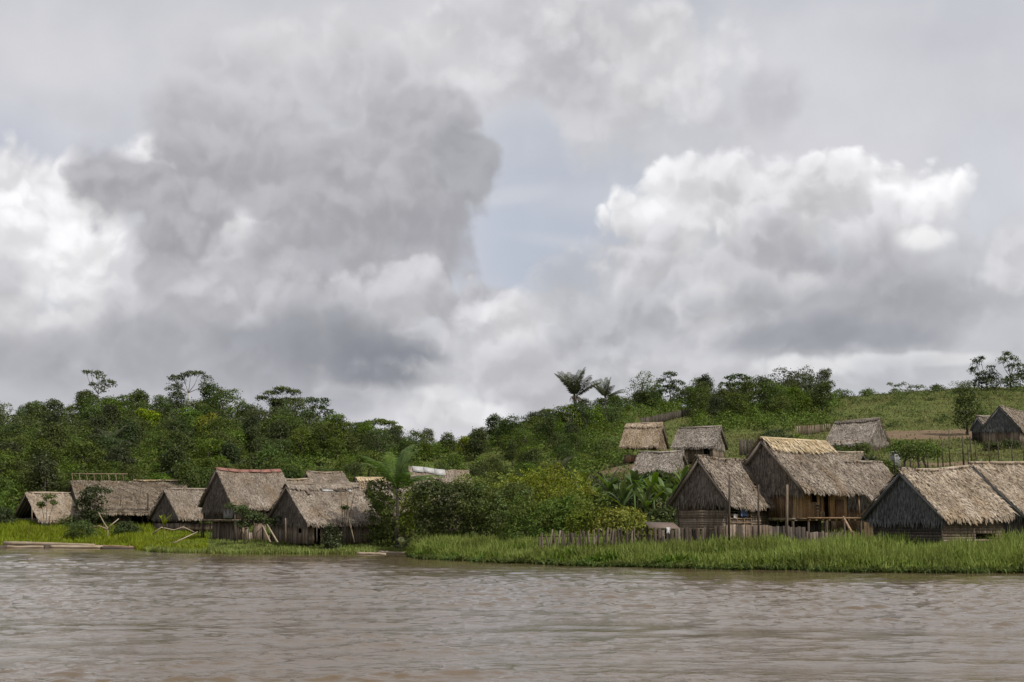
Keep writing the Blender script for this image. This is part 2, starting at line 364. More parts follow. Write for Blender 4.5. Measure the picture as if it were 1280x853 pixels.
# greens
G1 = [(0.032, 0.052, 0.010), (0.058, 0.088, 0.016), (0.086, 0.122, 0.024), (0.12, 0.158, 0.036)]
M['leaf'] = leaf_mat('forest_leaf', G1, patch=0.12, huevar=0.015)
M['leaf_bush'] = leaf_mat('bush_leaf', [(.040,.062,.012), (.070,.100,.018), (.105,.142,.026), (.15,.185,.045)], patch=0.4)
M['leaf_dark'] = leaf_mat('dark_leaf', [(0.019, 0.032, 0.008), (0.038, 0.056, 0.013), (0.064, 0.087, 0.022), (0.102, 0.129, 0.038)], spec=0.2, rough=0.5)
M['leaf_olive'] = leaf_mat('olive_leaf', [(0.037, 0.059, 0.013), (0.063, 0.096, 0.02), (0.094, 0.133, 0.029), (0.126, 0.161, 0.046)], patch=0.3)
M['leaf_bright'] = leaf_mat('bright_leaf', [(0.078, 0.111, 0.012), (0.13, 0.169, 0.018), (0.189, 0.221, 0.026), (0.247, 0.267, 0.042)], patch=0.3)
M['leaf_yellow'] = leaf_mat('yellow_green_leaf', [(0.077, 0.092, 0.013), (0.12, 0.141, 0.019), (0.163, 0.18, 0.032), (0.215, 0.214, 0.059)], patch=0.4)
M['leaf_pale'] = leaf_mat('pale_leaf', [(.07,.10,.03), (.11,.14,.05), (.15,.18,.07)])
M['palm'] = leaf_mat('palm_leaf', [(.04,.05,.024), (.068,.08,.035), (.10,.112,.055)], objvar=0.1)
M['banana'] = leaf_mat('banana_leaf', [(0.049, 0.088, 0.017), (0.077, 0.128, 0.024), (0.112, 0.169, 0.036)], trans=0.35, rough=0.5, spec=0.25, objvar=0.25)
M['grass'] = leaf_mat('bank_grass', [(0.098, 0.137, 0.015), (0.15, 0.202, 0.022), (0.202, 0.254, 0.033), (0.273, 0.293, 0.066)], trans=0.35, patch=0.35, objvar=0.0, huevar=0.008)
M['grass_dark'] = leaf_mat('floating_plants', [(0.047, 0.078, 0.015), (0.081, 0.117, 0.022), (0.121, 0.163, 0.033)], trans=0.3, patch=0.5, objvar=0.0)
M['meadow'] = leaf_mat('meadow_grass', [(.095,.112,.022), (.12,.138,.026), (.148,.162,.034), (.19,.18,.06)], trans=0.3, patch=0.09, objvar=0.0, huevar=0.03)

# ------------------------------------------------------------------ terrain
BANK = [(-400,683.5), (0,684), (165,685), (190,690.5), (300,692.5), (450,693), (505,692), (522,698), (600,702), (700,706), (800,709), (900,711), (1000,713), (1100,715), (1280,716), (1700,717)]
def ground_hit(px, py, z=0.0):
    d = ray(px, py); k = (z-CH)/d.z; return Vector((d.x*k, d.y*k, z))
_b = sorted([(p.x, p.y) for p in (ground_hit(*q) for q in BANK)])
BX = np.array([-2000, -400]+[q[0] for q in _b]+[200, 2000]); BY = np.array([260, 185]+[q[1] for q in _b]+[60, -10])
def bank_y(x): return np.interp(x, BX, BY)
# control heights: (px, Y, z)
CP = []
for px in (-300, -100, 60, 200): CP += [(px, 165, 1.3), (px, 180, 2.3), (px, 200, 5.0)]
for px in (300, 450, 560): CP += [(px, 140, .6), (px, 155, 1.0), (px, 172, 2.0)]
for px, z in ((620, .9), (700, 1.0), (800, 1.1)): CP += [(px, 112, z), (px, 128, z+.8)]
for px in (900, 1050, 1200, 1350): CP += [(px, 92, .6), (px, 103, 1.2), (px, 116, 1.8)]
# left hill
for px, Y, py in ((-400,280,550),(-200,280,548),(0,280,545),(100,285,540),(200,285,532),(300,285,535),(400,285,546),(480,285,568),
                  (-200,230,590),(0,230,592),(150,230,585),(300,230,585),(420,230,598),(500,230,612),
                  (540,330,590),(600,380,578),(640,360,570),(560,200,630)):
    CP.append((px, Y, zat(py, Y)))
# right hill
for px, Y, py in ((640,200,618),(700,160,625),(700,220,590),(760,160,612),(800,150,602),(850,150,600),(800,190,576),(870,176,578),(930,150,600),(1000,150,600),
                  (680,300,548),(720,300,528),(780,300,513),(850,290,518),(930,310,510),(1000,320,503),(1100,330,494),(1280,330,486),(1450,330,486),
                  (800,240,542),(900,240,545),(1000,240,540),(1100,196,565),(1000,190,568),(1100,245,530),(1280,245,525),(1450,245,525),
                  (1180,160,588),(1280,160,588),(1400,160,588),(1180,200,556),(1250,198,556),(1400,198,556),(1150,225,540),(1100,140,610),(1280,135,620)):
    CP.append((px, Y, zat(py, Y)))
_pts = np.array([((px-640)*Y/F, Y, z) for px, Y, z in CP]+[(x, 480, 14) for x in (-300, -150, 0, 150, 300)]+[(x, 700, 10) for x in (-400, 0, 400)])
_pts = np.vstack([_pts, [(-330, 300, 14), (330, 300, 20), (-250, 200, 4), (220, 130, 3)]])
def _U(r2): return np.where(r2 > 1e-9, r2*np.log(np.maximum(r2, 1e-9)), 0.0)
_P2 = _pts[:, :2]/100.0; n_ = len(_P2)
_K = _U(((_P2[:, None]-_P2[None])**2).sum(-1))+np.eye(n_)*0.004
_A = np.block([[_K, np.hstack([np.ones((n_, 1)), _P2])], [np.vstack([np.ones((1, n_)), _P2.T]), np.zeros((3, 3))]])
_w = np.linalg.solve(_A, np.concatenate([_pts[:, 2], np.zeros(3)]))
def gz(x, y):
    x = np.atleast_1d(np.asarray(x, float)); y = np.atleast_1d(np.asarray(y, float))
    Q = np.stack([np.clip(x, -330, 330), np.clip(y, -50, 520)], -1)/100.0
    z = np.empty(len(Q))
    for i in range(0, len(Q), 20000):
        q = Q[i:i+20000]; z[i:i+20000] = _U(((q[:, None]-_P2[None])**2).sum(-1)) @ _w[:n_]+_w[n_]+q @ _w[n_+1:]
    z = np.clip(z, 0.35, 45)
    far = np.clip((y-450)/250, 0, 1); z = z*(1-far)+10*far
    side = np.clip((np.abs(x)-300)/400, 0, 1); z = z*(1-side)+9*side
    t = y-bank_y(x)
    k = np.clip(t/9, 0, 1); k = k*k*(3-2*k)
    z = np.where(t < 0, np.maximum(-1.5, 0.12*t-0.02), 0.0+z*k)
    z = z+np.where(t > 8, 0.12*np.sin(x*0.9+y*0.33)*np.cos(y*0.7-x*0.21), 0)
    return z
def gz1(x, y): return float(gz(x, y)[0])
gx = np.concatenate([np.linspace(-2500, -170, 24), np.linspace(-165, 165, 331)[1:-1], np.linspace(170, 2500, 24)])
gy = np.concatenate([np.linspace(-400, 60, 12), np.linspace(70, 360, 291), np.linspace(370, 560, 20), np.linspace(620, 3500, 16)])
GX, GY = np.meshgrid(gx, gy); GZ = gz(GX.ravel(), GY.ravel())
nx, ny = len(gx), len(gy)
ii = (np.arange(ny-1)[:, None]*nx+np.arange(nx-1)[None]).ravel()
m, t, out = material('earth_and_turf')
pos = t.node('ShaderNodeNewGeometry').outputs['Position']
n1 = t.noise(pos, 0.05, 5, 0.6); n2 = t.noise(pos, 0.9, 5, 0.65); n3 = t.noise(pos, 0.018, 3, 0.5)
cg = t.ramp(n2, [(0.3, (.05,.062,.016)), (0.5, (.078,.094,.022)), (0.7, (.105,.118,.032))])
cg = t.hsv(cg, t.rng(n1, 0.3, 0.7, 0.475, 0.515), 1.0, t.rng(n1, 0.3, 0.7, 0.75, 1.25))
px_, py_, pz_ = t.sep(pos)
# bare red earth: the cut bank below the meadow on the right and the trodden yards
def patch(cx, cy, rx, ry, ang=0):
    d = t.v('SUBTRACT', pos, (cx, cy, 0)); r = t.node('ShaderNodeVectorRotate', rotation_type='Z_AXIS'); t.put(r.inputs['Vector'], d); r.inputs['Angle'].default_value = -ang
    q = t.v('LENGTH', t.v('MULTIPLY', r.outputs[0], (1/rx, 1/ry, 0)))
    q = t.add(q, t.mul(t.sub(t.noise(pos, 0.25, 4, 0.65), 0.5), 1.4))
    return t.rng(q, 0.85, 1.15, 1, 0)
earth = t.ramp(n2, [(0.3, (.11,.073,.046)), (0.7, (.19,.135,.09))])
for px, Y, rx, ry in ((1150,222,13,7),(1190,214,9,5),(795,186,9,5),(1260,168,12,4),(760,175,6,3),(1010,150,6,4),(1245,150,9,5)):
    cg = t.mix(t.mul(patch(float((px-640)*Y/F), Y, rx, ry), 0.9), cg, earth)
mud = t.rng(pz_, 0.05, 0.5, 1, 0)
cg = t.mix(mud, cg, (.055,.042,.028))
p = pbsdf(t, cg, 0.95, 0.1, bump(t, n2, 0.6, 0.3)); t.l.new(p.outputs[0], out.inputs[0])
M['ground'] = m
g = link('ground', mesh_np('ground', np.stack([GX.ravel(), GY.ravel(), GZ], -1), np.stack([ii, ii+1, ii+nx+1, ii+nx], -1), M['ground'], True)); tag(g, 'sloping green bank and hills behind the village', kind='structure')

# ------------------------------------------------------------------ river
m, t, out = material('muddy_river_water')
pos = t.node('ShaderNodeNewGeometry').outputs['Position']
pw = t.v('ADD', pos, t.v('SCALE', t.noise(pos, 0.25, 2, 0.5, out='Color'), scale=1.5))
s1 = t.noise(t.v('MULTIPLY', pw, (0.9, 1.3, 1.0)), 0.42, 3, 0.55)
s2 = t.noise(t.v('MULTIPLY', pw, (1.0, 1.7, 1.0)), 1.5, 5, 0.62, dist=0.4)
s3 = t.noise(t.v('MULTIPLY', pw, (1.0, 1.3, 1.0)), 5.5, 3, 0.6)
band = t.rng(t.noise(t.v('MULTIPLY', pos, (0.6, 2.0, 1.0)), 0.07, 4, 0.6), 0.38, 0.62, 0.35, 1.0)     # gusts: calmer and rougher bands
h = t.add(t.mul(s1, 0.50), t.add(t.mul(t.mul(s2, band), 0.36), t.mul(t.mul(s3, band), 0.055)))
nb = bump(t, t.add(t.mul(s3, band), t.mul(s2, .6)), 1.0, 0.022)
mudc = t.mix(t.noise(pos, 0.06, 3, 0.6), (.092,.064,.036), (.118,.085,.050))
p = pbsdf(t, mudc, 0.03, 0.5, nb); p.inputs['IOR'].default_value = 1.33
t.l.new(p.outputs[0], out.inputs[0]); M['water'] = m
rw = np.random.default_rng(5)
Yr = 9*np.exp(np.arange(0, np.log(190/9), 0.0029)); Ur = np.linspace(-.55, .55, 900)
UU, YY = np.meshgrid(Ur, Yr); XX = UU*(YY+14); ZZ = np.zeros_like(XX)
cell = YY*0.0029
gust = 0.62+0.38*np.sin(XX*.045+.9*np.sin(YY*.06)+1)*np.sin(YY*.11+1.3*np.sin(XX*.03)+.5)
gust = gust+0.25*np.sin(XX*.21+YY*.37+2*np.sin(YY*.13))*np.sin(YY*.29-XX*.08)
for lam in np.concatenate([np.geomspace(0.30, 1.1, 44), np.geomspace(1.1, 5.5, 20)]):
    for rep in range(2):
        th = rw.normal(1.7, 0.55); k = 2*pi/lam; ph = rw.uniform(0, 2*pi)
        amp = 0.046/k if lam < 1.1 else 0.020/k*(lam/1.1)**-.5
        amp = amp*1.0
        fade = np.clip((lam/cell-2.0)/1.6, 0, 1)
        a = (XX*cos(th)+YY*sin(th))*k+ph+0.8*np.sin(XX*.31*rw.uniform(.6, 1.5)+YY*.23*rw.uniform(.6, 1.5)+ph)
        ZZ += amp*fade*np.sin(a)*(gust if lam < 1.6 else 1)
lee = np.clip((bank_y(XX.ravel()).reshape(XX.shape)-YY)/38, 0, 1); ZZ = (ZZ*0.78+np.abs(ZZ)*0.25)*(0.42+0.58*lee)
nrw, ncw = XX.shape
ii = (np.arange(nrw-1)[:, None]*ncw+np.arange(ncw-1)[None]).ravel()
wm = MB(); wm.raw(np.stack([XX.ravel(), YY.ravel(), ZZ.ravel()], -1), np.stack([ii, ii+1, ii+ncw+1, ii+ncw], -1))
wm.raw([(-2500, -1500, -.12), (2500, -1500, -.12), (2500, 320, -.12), (-2500, 320, -.12)], [(0, 1, 2, 3)])
o = wm.build('river_water', M['water'], smooth=True); tag(o, 'brown rippled river water', kind='structure')
# ------------------------------------------------------------------ thatch and planks
def strips(O, U, D, N, nu, nd, lu, ld, length, width, jit, lift, rs, rag=0.25, keep=None):
    """palm strips in courses: origin O, unit U along the ridge (lu metres), D down the slope (ld metres), N outward"""
    O, U, D, N = map(lambda q: np.array(q, float), (O, U, D, N))
    u = (np.tile(np.arange(nu), nd)+rs.random(nu*nd))/nu*lu
    course = np.repeat(np.arange(nd), nu); d = (course+rs.normal(0, 0.13, nu*nd))/nd*ld
    # the last course hangs over the edge, raggedly
    L = length*(0.7+0.6*rs.random(nu*nd)); L = np.where(course == nd-1, L*(1+rag*rs.random(nu*nd)), L)
    L = np.minimum(L, ld+0.42*rag/0.25+0.25*rs.random(nu*nd)*rag/0.25-d)
    W = width*(0.6+0.8*rs.random(nu*nd)); a = rs.normal(0, jit, nu*nd)
    ok = L > 0.05
    if keep is not None: ok &= keep(u, d)
    u, d, L, W, a, course = u[ok], d[ok], L[ok], W[ok], a[ok], course[ok]
    dirv = D[None]*np.cos(a)[:, None]+U[None]*np.sin(a)[:, None]; side = U[None]*np.cos(a)[:, None]-D[None]*np.sin(a)[:, None]
    l0 = 0.02+0.05*rs.random(len(u)); l1 = l0+lift*(0.3+rs.random(len(u)))
    p = O+U*u[:, None]+D*d[:, None]+N*l0[:, None]; q = p+dirv*L[:, None]+N*(l1-l0)[:, None]; mid = (p+q)/2+N*(0.03*rs.random(len(u)))[:, None]
    tw = rs.normal(0, 0.35, len(u))[:, None]*N
    s = (side+tw*0.6)*(W/2)[:, None]
    V = np.stack([p-s, p+s, mid+s*1.15, mid-s*1.15, q+s*0.45, q-s*0.45], 1).reshape(-1, 3)
    b = np.arange(len(u))[:, None]*6
    return V, np.concatenate([b+np.array([0, 1, 2, 3]), b+np.array([3, 2, 4, 5])])
def slab(mb, a, b, c, d, th):
    """a thick quad: corners a,b,c,d with thickness th along the inward normal"""
    a, b, c, d = [np.array(q, float) for q in (a, b, c, d)]
    n = np.cross(b-a, d-a); n /= np.linalg.norm(n); k = -n*th
    return mb.raw([a, b, c, d, a+k, b+k, c+k, d+k], [(0,1,2,3),(7,6,5,4),(0,4,5,1),(1,5,6,2),(2,6,7,3),(3,7,4,0)])
def boards(mb, p0, p1, z0, z1, rs, w=0.16, horizontal=False, openings=(), ragged=0.06, gap=0.006, th=0.025, topf=None):
    """a wall of boards between two floor points (local x,y); openings are (s0,s1,z0,z1)"""
    p0, p1 = np.array(p0, float), np.array(p1, float); L = np.linalg.norm(p1-p0); d = (p1-p0)/L; n = np.array([d[1], -d[0]])
    def bd(s0, s1, za, zb, off):
        if zb-za < 0.02 or s1-s0 < 0.01: return
        q = []
        for off2 in (off, off+th):
            for s, z in ((s0, za), (s1, za), (s1, zb), (s0, zb)):
                xy = p0+d*s+n*off2; q.append((xy[0], xy[1], z))
        mb.raw(q, [(0,3,2,1),(4,5,6,7),(0,1,5,4),(1,2,6,5),(2,3,7,6),(3,0,4,7)])
    if horizontal:
        z = z0
        while z < z1-0.02:
            h = min(w*rs.uniform(0.8, 1.2), z1-z); segs = [(0, L)]
            for (a, b, c, e) in openings:
                if z+h/2 > c and z+h/2 < e: segs = [x for (s, t_) in segs for x in ((s, min(t_, a)), (max(s, b), t_)) if x[1]-x[0] > .02]
            for s, t_ in segs: bd(s, t_, z, z+h-gap, rs.uniform(0, 0.03))
            z += h
    else:
        s = 0
        while s < L-0.01:
            ww = min(w*rs.uniform(0.7, 1.3), L-s); mid = s+ww/2; segs = [(z0, (topf(mid) if topf else z1)+rs.uniform(-ragged, ragged))]
            for (a, b, c, e) in openings:
                if a < mid < b: segs = [x for (y0, y1) in segs for x in ((y0, min(y1, c)), (max(y0, e), y1)) if x[1]-x[0] > .02]
            for y0, y1 in segs: bd(s, s+ww-gap-rs.uniform(0, gap), y0, y1, rs.uniform(0, 0.03))
            s += ww
    return mb

def solve_roof(A, B, Y, yaw, eave, right):
    """from ridge end A (px,py), ridge end B (px,py) and the near eave corner under A: metric sizes of a gable roof whose ridge end A stands Y metres away"""
    a = at(A[0], A[1], Y); th = (pi-yaw) if right else yaw
    d = Vector((cos(th), sin(th)))
    rb = ray(*B); k = rb.x/rb.y; L = (a.x-k*a.y)/(k*d.y-d.x)
    zb = CH+(a.y+d.y*L)/rb.y*rb.z
    n = Vector((sin(yaw)*(-1 if right else 1), -cos(yaw)))
    re = ray(*eave); k = re.x/re.y; s = (a.x-k*a.y)/(k*n.y-n.x)
    ze = CH+(a.y+n.y*s)/re.y*re.z
    return a, th, L, zb, s, ze
HUTS = {}
def hut(name, label, A, B, Y, yaw, eave, base_py=None, base_z=None, right=False, cat='hut', group='palm thatched huts of the river village',
        thatch='thatch', gable='thatch_dark', gable_drop=None, floor=None, wall='plank', wall_h=None, horizontal=False, openings=(), gopen=(), cap=None, cap_w=0.5,
        over_g=0.35, over_e=0.55, seed=1, dens=1.0, back=True, capfrac=(0, 1), sk=True, body=(0, 1), under=None, flat_b=True, gable_wall_mat=None, fringe=True, posts=True, walls=True, gcolor=None):
    a, th, L, zb, hw, ze = solve_roof(A, B, Y, R(yaw), eave, right)
    rs = np.random.default_rng(seed)
    za = a.z; zb = max(min(zb, za+0.8), za-0.8)
    gnd = base_z if base_z is not None else (zat(base_py, Y) if base_py else gz1(a.x, a.y))
    ctr = Vector((a.x, a.y, gnd)); root = empty(name, ctr, th); tag(root, label, cat, group)
    za -= gnd; zb -= gnd; ze -= gnd; ny = 1.0 if right else -1.0     # local y of the side that faces the camera
    sl = sqrt(hw*hw+(za-ze)**2); H = dict(root=root, L=L, hw=hw, za=za, zb=zb, ze=ze, ny=ny, gnd=gnd)
    if 0: print('HUT', label[:34], 'L%.1f hw%.1f ridge%.1f eave%.1f gnd%.1f' % (L, hw, za, ze, gnd))
    # roof: two thick slopes and their strips
    rb = MB(); TH_ = 0.16; lb = MB()
    for side in (ny, -ny):
        e = (0, side*hw, ze), (L, side*hw, ze+(zb-za)*0.6)
        Dv = np.array([0, side*hw, ze-za]); Dv = Dv/np.linalg.norm(Dv)
        e0, e1, r0_, r1_ = [np.array(q, float)+np.array([0, 0, -.07]) for q in (e[0], e[1], (0, 0, za), (L, 0, zb))]
        for k in range(14):
            f0, f1 = k/14, (k+1)/14; q = [e0+(e1-e0)*f0, e0+(e1-e0)*f1, r0_+(r1_-r0_)*f1, r0_+(r1_-r0_)*f0]
            if side > 0: q = [q[1], q[0], q[3], q[2]]
            slab(lb, *q, TH_)
        N = np.cross([1, 0, 0], -Dv) if side < 0 else np.cross(-Dv, [1, 0, 0])
        N = N/np.linalg.norm(N)
        if N[2] < 0: N = -N
        U = np.array([L, 0, zb-za]); U = U/np.linalg.norm(U)
        dn = dens if side == ny else dens*0.35
        nu = int(L*21*dn); nd = int(sl/0.21)+1
        V, Q = strips((0, 0, za), U, Dv, N, nu, nd, L, sl, 0.38, 0.062/max(dn, .3)**.5, 0.22, 0.042, rs)
        rb.raw(V, Q)
        # loose tufts standing off the surface
        V, Q = strips((0, 0, za), U, Dv, N, max(4, nu//3), nd, L, sl, 0.26, 0.05, 0.7, 0.09, rs); rb.raw(V, Q)
        # ragged verge along both gable ends
        for gx_, sgn in ((0, -1), (L, 1)):
            V, Q = strips((gx_, 0, za if gx_ == 0 else zb), Dv, np.array([sgn*1.0, 0, 0])*0.35+Dv*0.94, N, int(sl*16*dn), 1, sl, 0.2, 0.3, 0.07, 0.45, 0.06, rs, rag=0.6); rb.raw(V, Q)
        if fringe and side == ny:
            V, Q = strips((0, side*hw, ze-0.02), (1, 0, (zb-za)*0.6/L), np.array([0, side*0.35, -0.94]), (0, side*0.94, 0.35), int(L*24*dn), 1, L, 0.16, 0.24, 0.055, 0.25, 0.03, rs, rag=0.7); rb.raw(V, Q)
    sg, ph_ = rs.uniform(.06, .2)*min(1, L/8), rs.uniform(0, 6)
    def sag(mb):
        for q in mb.V:
            x = np.clip(q[:, 0]/L, 0, 1); q[:, 2] += -sg*np.sin(pi*x)+.035*np.sin(q[:, 0]*1.9+ph_)+.03*np.sin(q[:, 0]*3.7+q[:, 1]*1.3+ph_*2)
    sag(rb); sag(lb)
    roof = rb.build('roof', M[thatch], root); H['roof'] = roof
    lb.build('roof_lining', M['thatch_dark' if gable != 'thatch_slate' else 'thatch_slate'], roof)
    cb = MB()
    c0, c1 = capfrac[0]*L, capfrac[1]*L
    if cap and cap.startswith('thatch'):
        for side in (ny, -ny):
            Dv = np.array([0, side*hw, ze-za]); Dv = Dv/np.linalg.norm(Dv); N = np.array([0, side*(za-ze), hw]); N = N/np.linalg.norm(N)
            U = np.array([L, 0, zb-za]); U = U/np.linalg.norm(U)
            V, Q = strips(np.array((0, 0, za))+U*c0+N*0.16, U, Dv, N, int((c1-c0)*26), 3, c1-c0, cap_w, 0.5, 0.075, 0.18, 0.06, rs); cb.raw(V, Q)
        cb.tube([(c0, 0, za+0.1+(zb-za)*c0/L), (c1, 0, za+0.1+(zb-za)*c1/L)], 0.12)
    elif cap:
        for side in (ny, -ny):
            Dv = np.array([0, side*hw, ze-za]); Dv = Dv/np.linalg.norm(Dv); N = np.array([0, side*(za-ze), hw]); N = N/np.linalg.norm(N)
            nseg = max(1, int((c1-c0)/1.1))
            for i in range(nseg):
                x0, x1 = c0+(c1-c0)*i/nseg, c0+(c1-c0)*(i+1)/nseg-0.03
                off = N*(0.17+0.02*(i % 2)+rs.uniform(0, .02)); wv = cap_w*rs.uniform(0.85, 1.1)
                P = [np.array((x, 0, za+(zb-za)*x/L))+off for x in (x0, x1)]
                q = [P[0], P[1], P[1]+Dv*wv, P[0]+Dv*wv]
                if side < 0: q = q[::-1]
                slab(cb, *q, 0.02)
    else:
        cb.tube([(c0, 0, za+0.08), (c0*.5+c1*.5, 0, (za+zb)/2+0.10), (c1, 0, zb+0.08)], [0.13, 0.15, 0.12])
        V, Q = strips((c0, 0.22*-ny, za+0.12), (1, 0, (zb-za)/L), (0, ny, -0.15), (0, 0, 1), int((c1-c0)*10), 1, c1-c0, 0.3, 0.45, 0.09, 0.5, 0.05, rs); cb.raw(V, Q)
    sag(cb)
    cb.build('ridge_cap', M[cap or thatch], roof)
    # gable faces
    gm = MB(); gx0 = over_g; gz_ = ze-(gable_drop if gable_drop is not None else 0.15)
    def gable_face(x, sgn, g):
        # a triangle of thatch strips hung in courses over a thin backing
        hw2 = hw*0.97; ztop = za-0.12 if x < L/2 else zb-0.12
        g.raw([(x, -hw2, gz_), (x, hw2, gz_), (x, 0.02, ztop), (x, -0.02, ztop), (x+.06*-sgn, -hw2, gz_), (x+.06*-sgn, hw2, gz_), (x+.06*-sgn, 0.02, ztop), (x+.06*-sgn, -0.02, ztop)],
              [(0,1,2,3),(7,6,5,4),(0,4,5,1),(1,5,6,2),(2,6,7,3),(3,7,4,0)])
        Hh = ztop-gz_
        V, Q = strips((x+sgn*0.01, -hw2, ztop), (0, 1, 0), (0, 0, -1), (sgn, 0, 0), int(2*hw2*18*dens), int(Hh/0.28)+1, 2*hw2, Hh, 0.45, 0.06, 0.12, 0.04, rs, rag=0.25,
                      keep=lambda u, d: np.abs(u-hw2) < hw2*np.clip((d+0.35)/Hh, 0, 1)-0.05); g.raw(V, Q)
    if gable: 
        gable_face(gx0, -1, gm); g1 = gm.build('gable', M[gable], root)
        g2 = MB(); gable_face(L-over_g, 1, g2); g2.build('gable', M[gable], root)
    # body
    fz = floor if floor is not None else 0.0
    wt = ze+0.35 if wall_h is None else fz+wall_h
    bx0, bx1 = over_g+0.12+body[0]*L, (L-over_g-0.12)*body[1]; by = hw-over_e
    H.update(bx0=bx0, bx1=bx1, by=by, fz=fz, wt=wt)
    if walls:
        w1 = MB(); boards(w1, (bx0, ny*by), (bx1, ny*by), fz, wt, rs, horizontal=horizontal, openings=openings, w=0.17) ; w1.build('wall', M[wall], root)
        w2 = MB(); boards(w2, (bx0, -by), (bx0, by), fz, min(wt, gz_+0.3) if gable else wt, rs, horizontal=horizontal, openings=gopen, w=0.17); w2.build('wall', M[gable_wall_mat or wall], root)
        w3 = MB(); boards(w3, (bx1, -by), (bx1, by), fz, min(wt, gz_+0.3), rs, horizontal=horizontal, w=0.2); boards(w3, (bx0, -ny*by), (bx1, -ny*by), fz, wt, rs, horizontal=horizontal, w=0.2); w3.build('wall', M[wall], root)
    if posts:
        for ix in range(3):
            x = bx0+(bx1-bx0)*ix/2
            for s in (-1, 1):
                pb = MB(); pb.tube([(x+rs.uniform(-.03, .03), s*(by-0.02)*1.0, -0.4), (x, s*(by+0.02), wt)], [0.085, 0.07]); pb.build('post', M['pole'], root)
    if floor:
        fb_ = MB(); fb_.box(bx0-0.15, bx1+0.15, -by-0.15, by+0.15, fz-0.14, fz-0.02)
        for k in range(int((bx1-bx0)/0.6)): fb_.tube([(bx0+0.2+k*0.6, -by-0.3, fz-0.2), (bx0+0.2+k*0.6, by+0.3, fz-0.2)], 0.05)
        fb_.build('floor', M['plank'], root)
        for ix in range(4):
            for iy in range(3):
                pb = MB(); x, y = bx0+(bx1-bx0)*(ix+rs.uniform(-.12, .12))/3, -by+2*by*iy/2
                pb.tube([(x+rs.uniform(-.15, .15), y, -0.5), (x, y, fz-0.14)], [0.08, 0.07]); pb.build('stilt', M['pole'], root)
    HUTS[label] = H
    return H
def wpt(H, x, y, z):
    return H['root'].matrix_basis @ Vector((x, y, z)) if False else Matrix.Translation(H['root'].location) @ Matrix.Rotation(H['root'].rotation_euler.z, 4, 'Z') @ Vector((x, y, z))

# ---- left bank
hut('thatched_hut', 'small open-fronted hut at the far left with straw-coloured roof and blue sheet below', (32,617), (85,617), 178, 32, (48,650), thatch='thatch_tan', gable=None, wall='plank_dark', seed=11, wall_h=1.2, base_z=2.0)
h1 = HUTS['small open-fronted hut at the far left with straw-coloured roof and blue sheet below']
b = MB(); b.box(h1['bx0'], h1['bx1']*0.7, h1['ny']*(h1['by']+.1)-.02, h1['ny']*(h1['by']+.1)+.02, 0.2, 0.95); b.build('blue_sheet', M['blue_plastic'], h1['root'])
h2 = hut('thatched_long_hut', 'long grey hut with bare rafters standing above its left roof and a pale ridge', (89,601), (227,602), 190, 20, (101,640), thatch='thatch_tan', seed=12, cap='thatch_gold', capfrac=(0.56, 1.0), cap_w=0.45, base_z=2.4, wall='plank_dark', openings=((5.5,8.5,0,1.5),), over_e=1.0)
b = MB()
Lr = h2['L']
for k in range(8):
    x = 0.4+k*Lr*0.065; b.tube([(x, 1.0, h2['za']-0.9), (x-0.35, -0.1, h2['za']+0.95)], 0.045)
b.tube([(0, -0.1, h2['za']+0.9), (Lr*0.50, -0.1, h2['za']+0.95)], 0.05); b.build('rafter_frame', M['pale_wood'], h2['root'])
hut('thatched_hut', 'small brown hut with dark gable between the long hut and the red-ridged house', (205,612), (262,613), 166, 38, (223,647), seed=13, base_z=1.8, thatch='thatch', gable='thatch_dark', wall_h=0.8)
h4 = hut('stilt_house', 'tall two-storey thatched house with red sheets along its ridge', (270,586), (350,588), 145, 38, (291,632), seed=14, base_z=0.75, cap='red_tile', cap_w=0.42,
         floor=2.3, wall='plank', gable_drop=0.6, over_e=0.45, gable_wall_mat='plank_dark', openings=((3.4,4.5,2.9,4.0),), group='stilt houses of the river village')
# lower storey of planks under the right part, open stilts at the left
w = MB(); rs4 = np.random.default_rng(4); by, ny = h4['by'], h4['ny']
boards(w, (h4['bx0']+0.9, ny*(by-.1)), (h4['bx1'], ny*(by-.1)), -0.3, h4['fz']-0.2, rs4, openings=((0.6,1.2,1.0,1.7),(2.6,3.3,.7,1.7),(5.0,5.7,0,1.7)), w=0.2, ragged=0.04)
boards(w, (h4['bx0']+0.9, ny*(by-.1)), (h4['bx0']+.9, -ny*(by-.1)), -0.3, h4['fz']-0.2, rs4, w=0.2); w.build('lower_wall', M['plank'], h4['root'])
w = MB(); w.tube([(h4['bx0']+.3, ny*by, 0), (h4['bx0']+.9, ny*by, 2.1)], .06); w.tube([(h4['bx0']+1.0, ny*by*.6, 0), (h4['bx0']+.3, ny*by*.6, 2.1)], .06); w.build('brace', M['pole'], h4['root'])
w = MB(); w.box(h4['bx0']-.2, h4['bx0']-.12, ny*by*0.95 if ny < 0 else 0, ny*by*0.4 if ny < 0 else by, h4['fz']+.1, h4['fz']+1.0); w.build('pale_panel', M['grey_sheet'], h4['root'])
h5 = hut('plank_hut', 'low thatched plank hut with patched ridge in front of the red-ridged house', (357,608), (446,606), 136, 33, (384,654), seed=15, base_z=0.8, cap='thatch', wall='plank', gable='thatch_dark', gable_drop=0.2,
         openings=((0.5,1.2,0.0,1.6),), gopen=((1.5,2.3,1.0,1.4),), over_e=0.7)
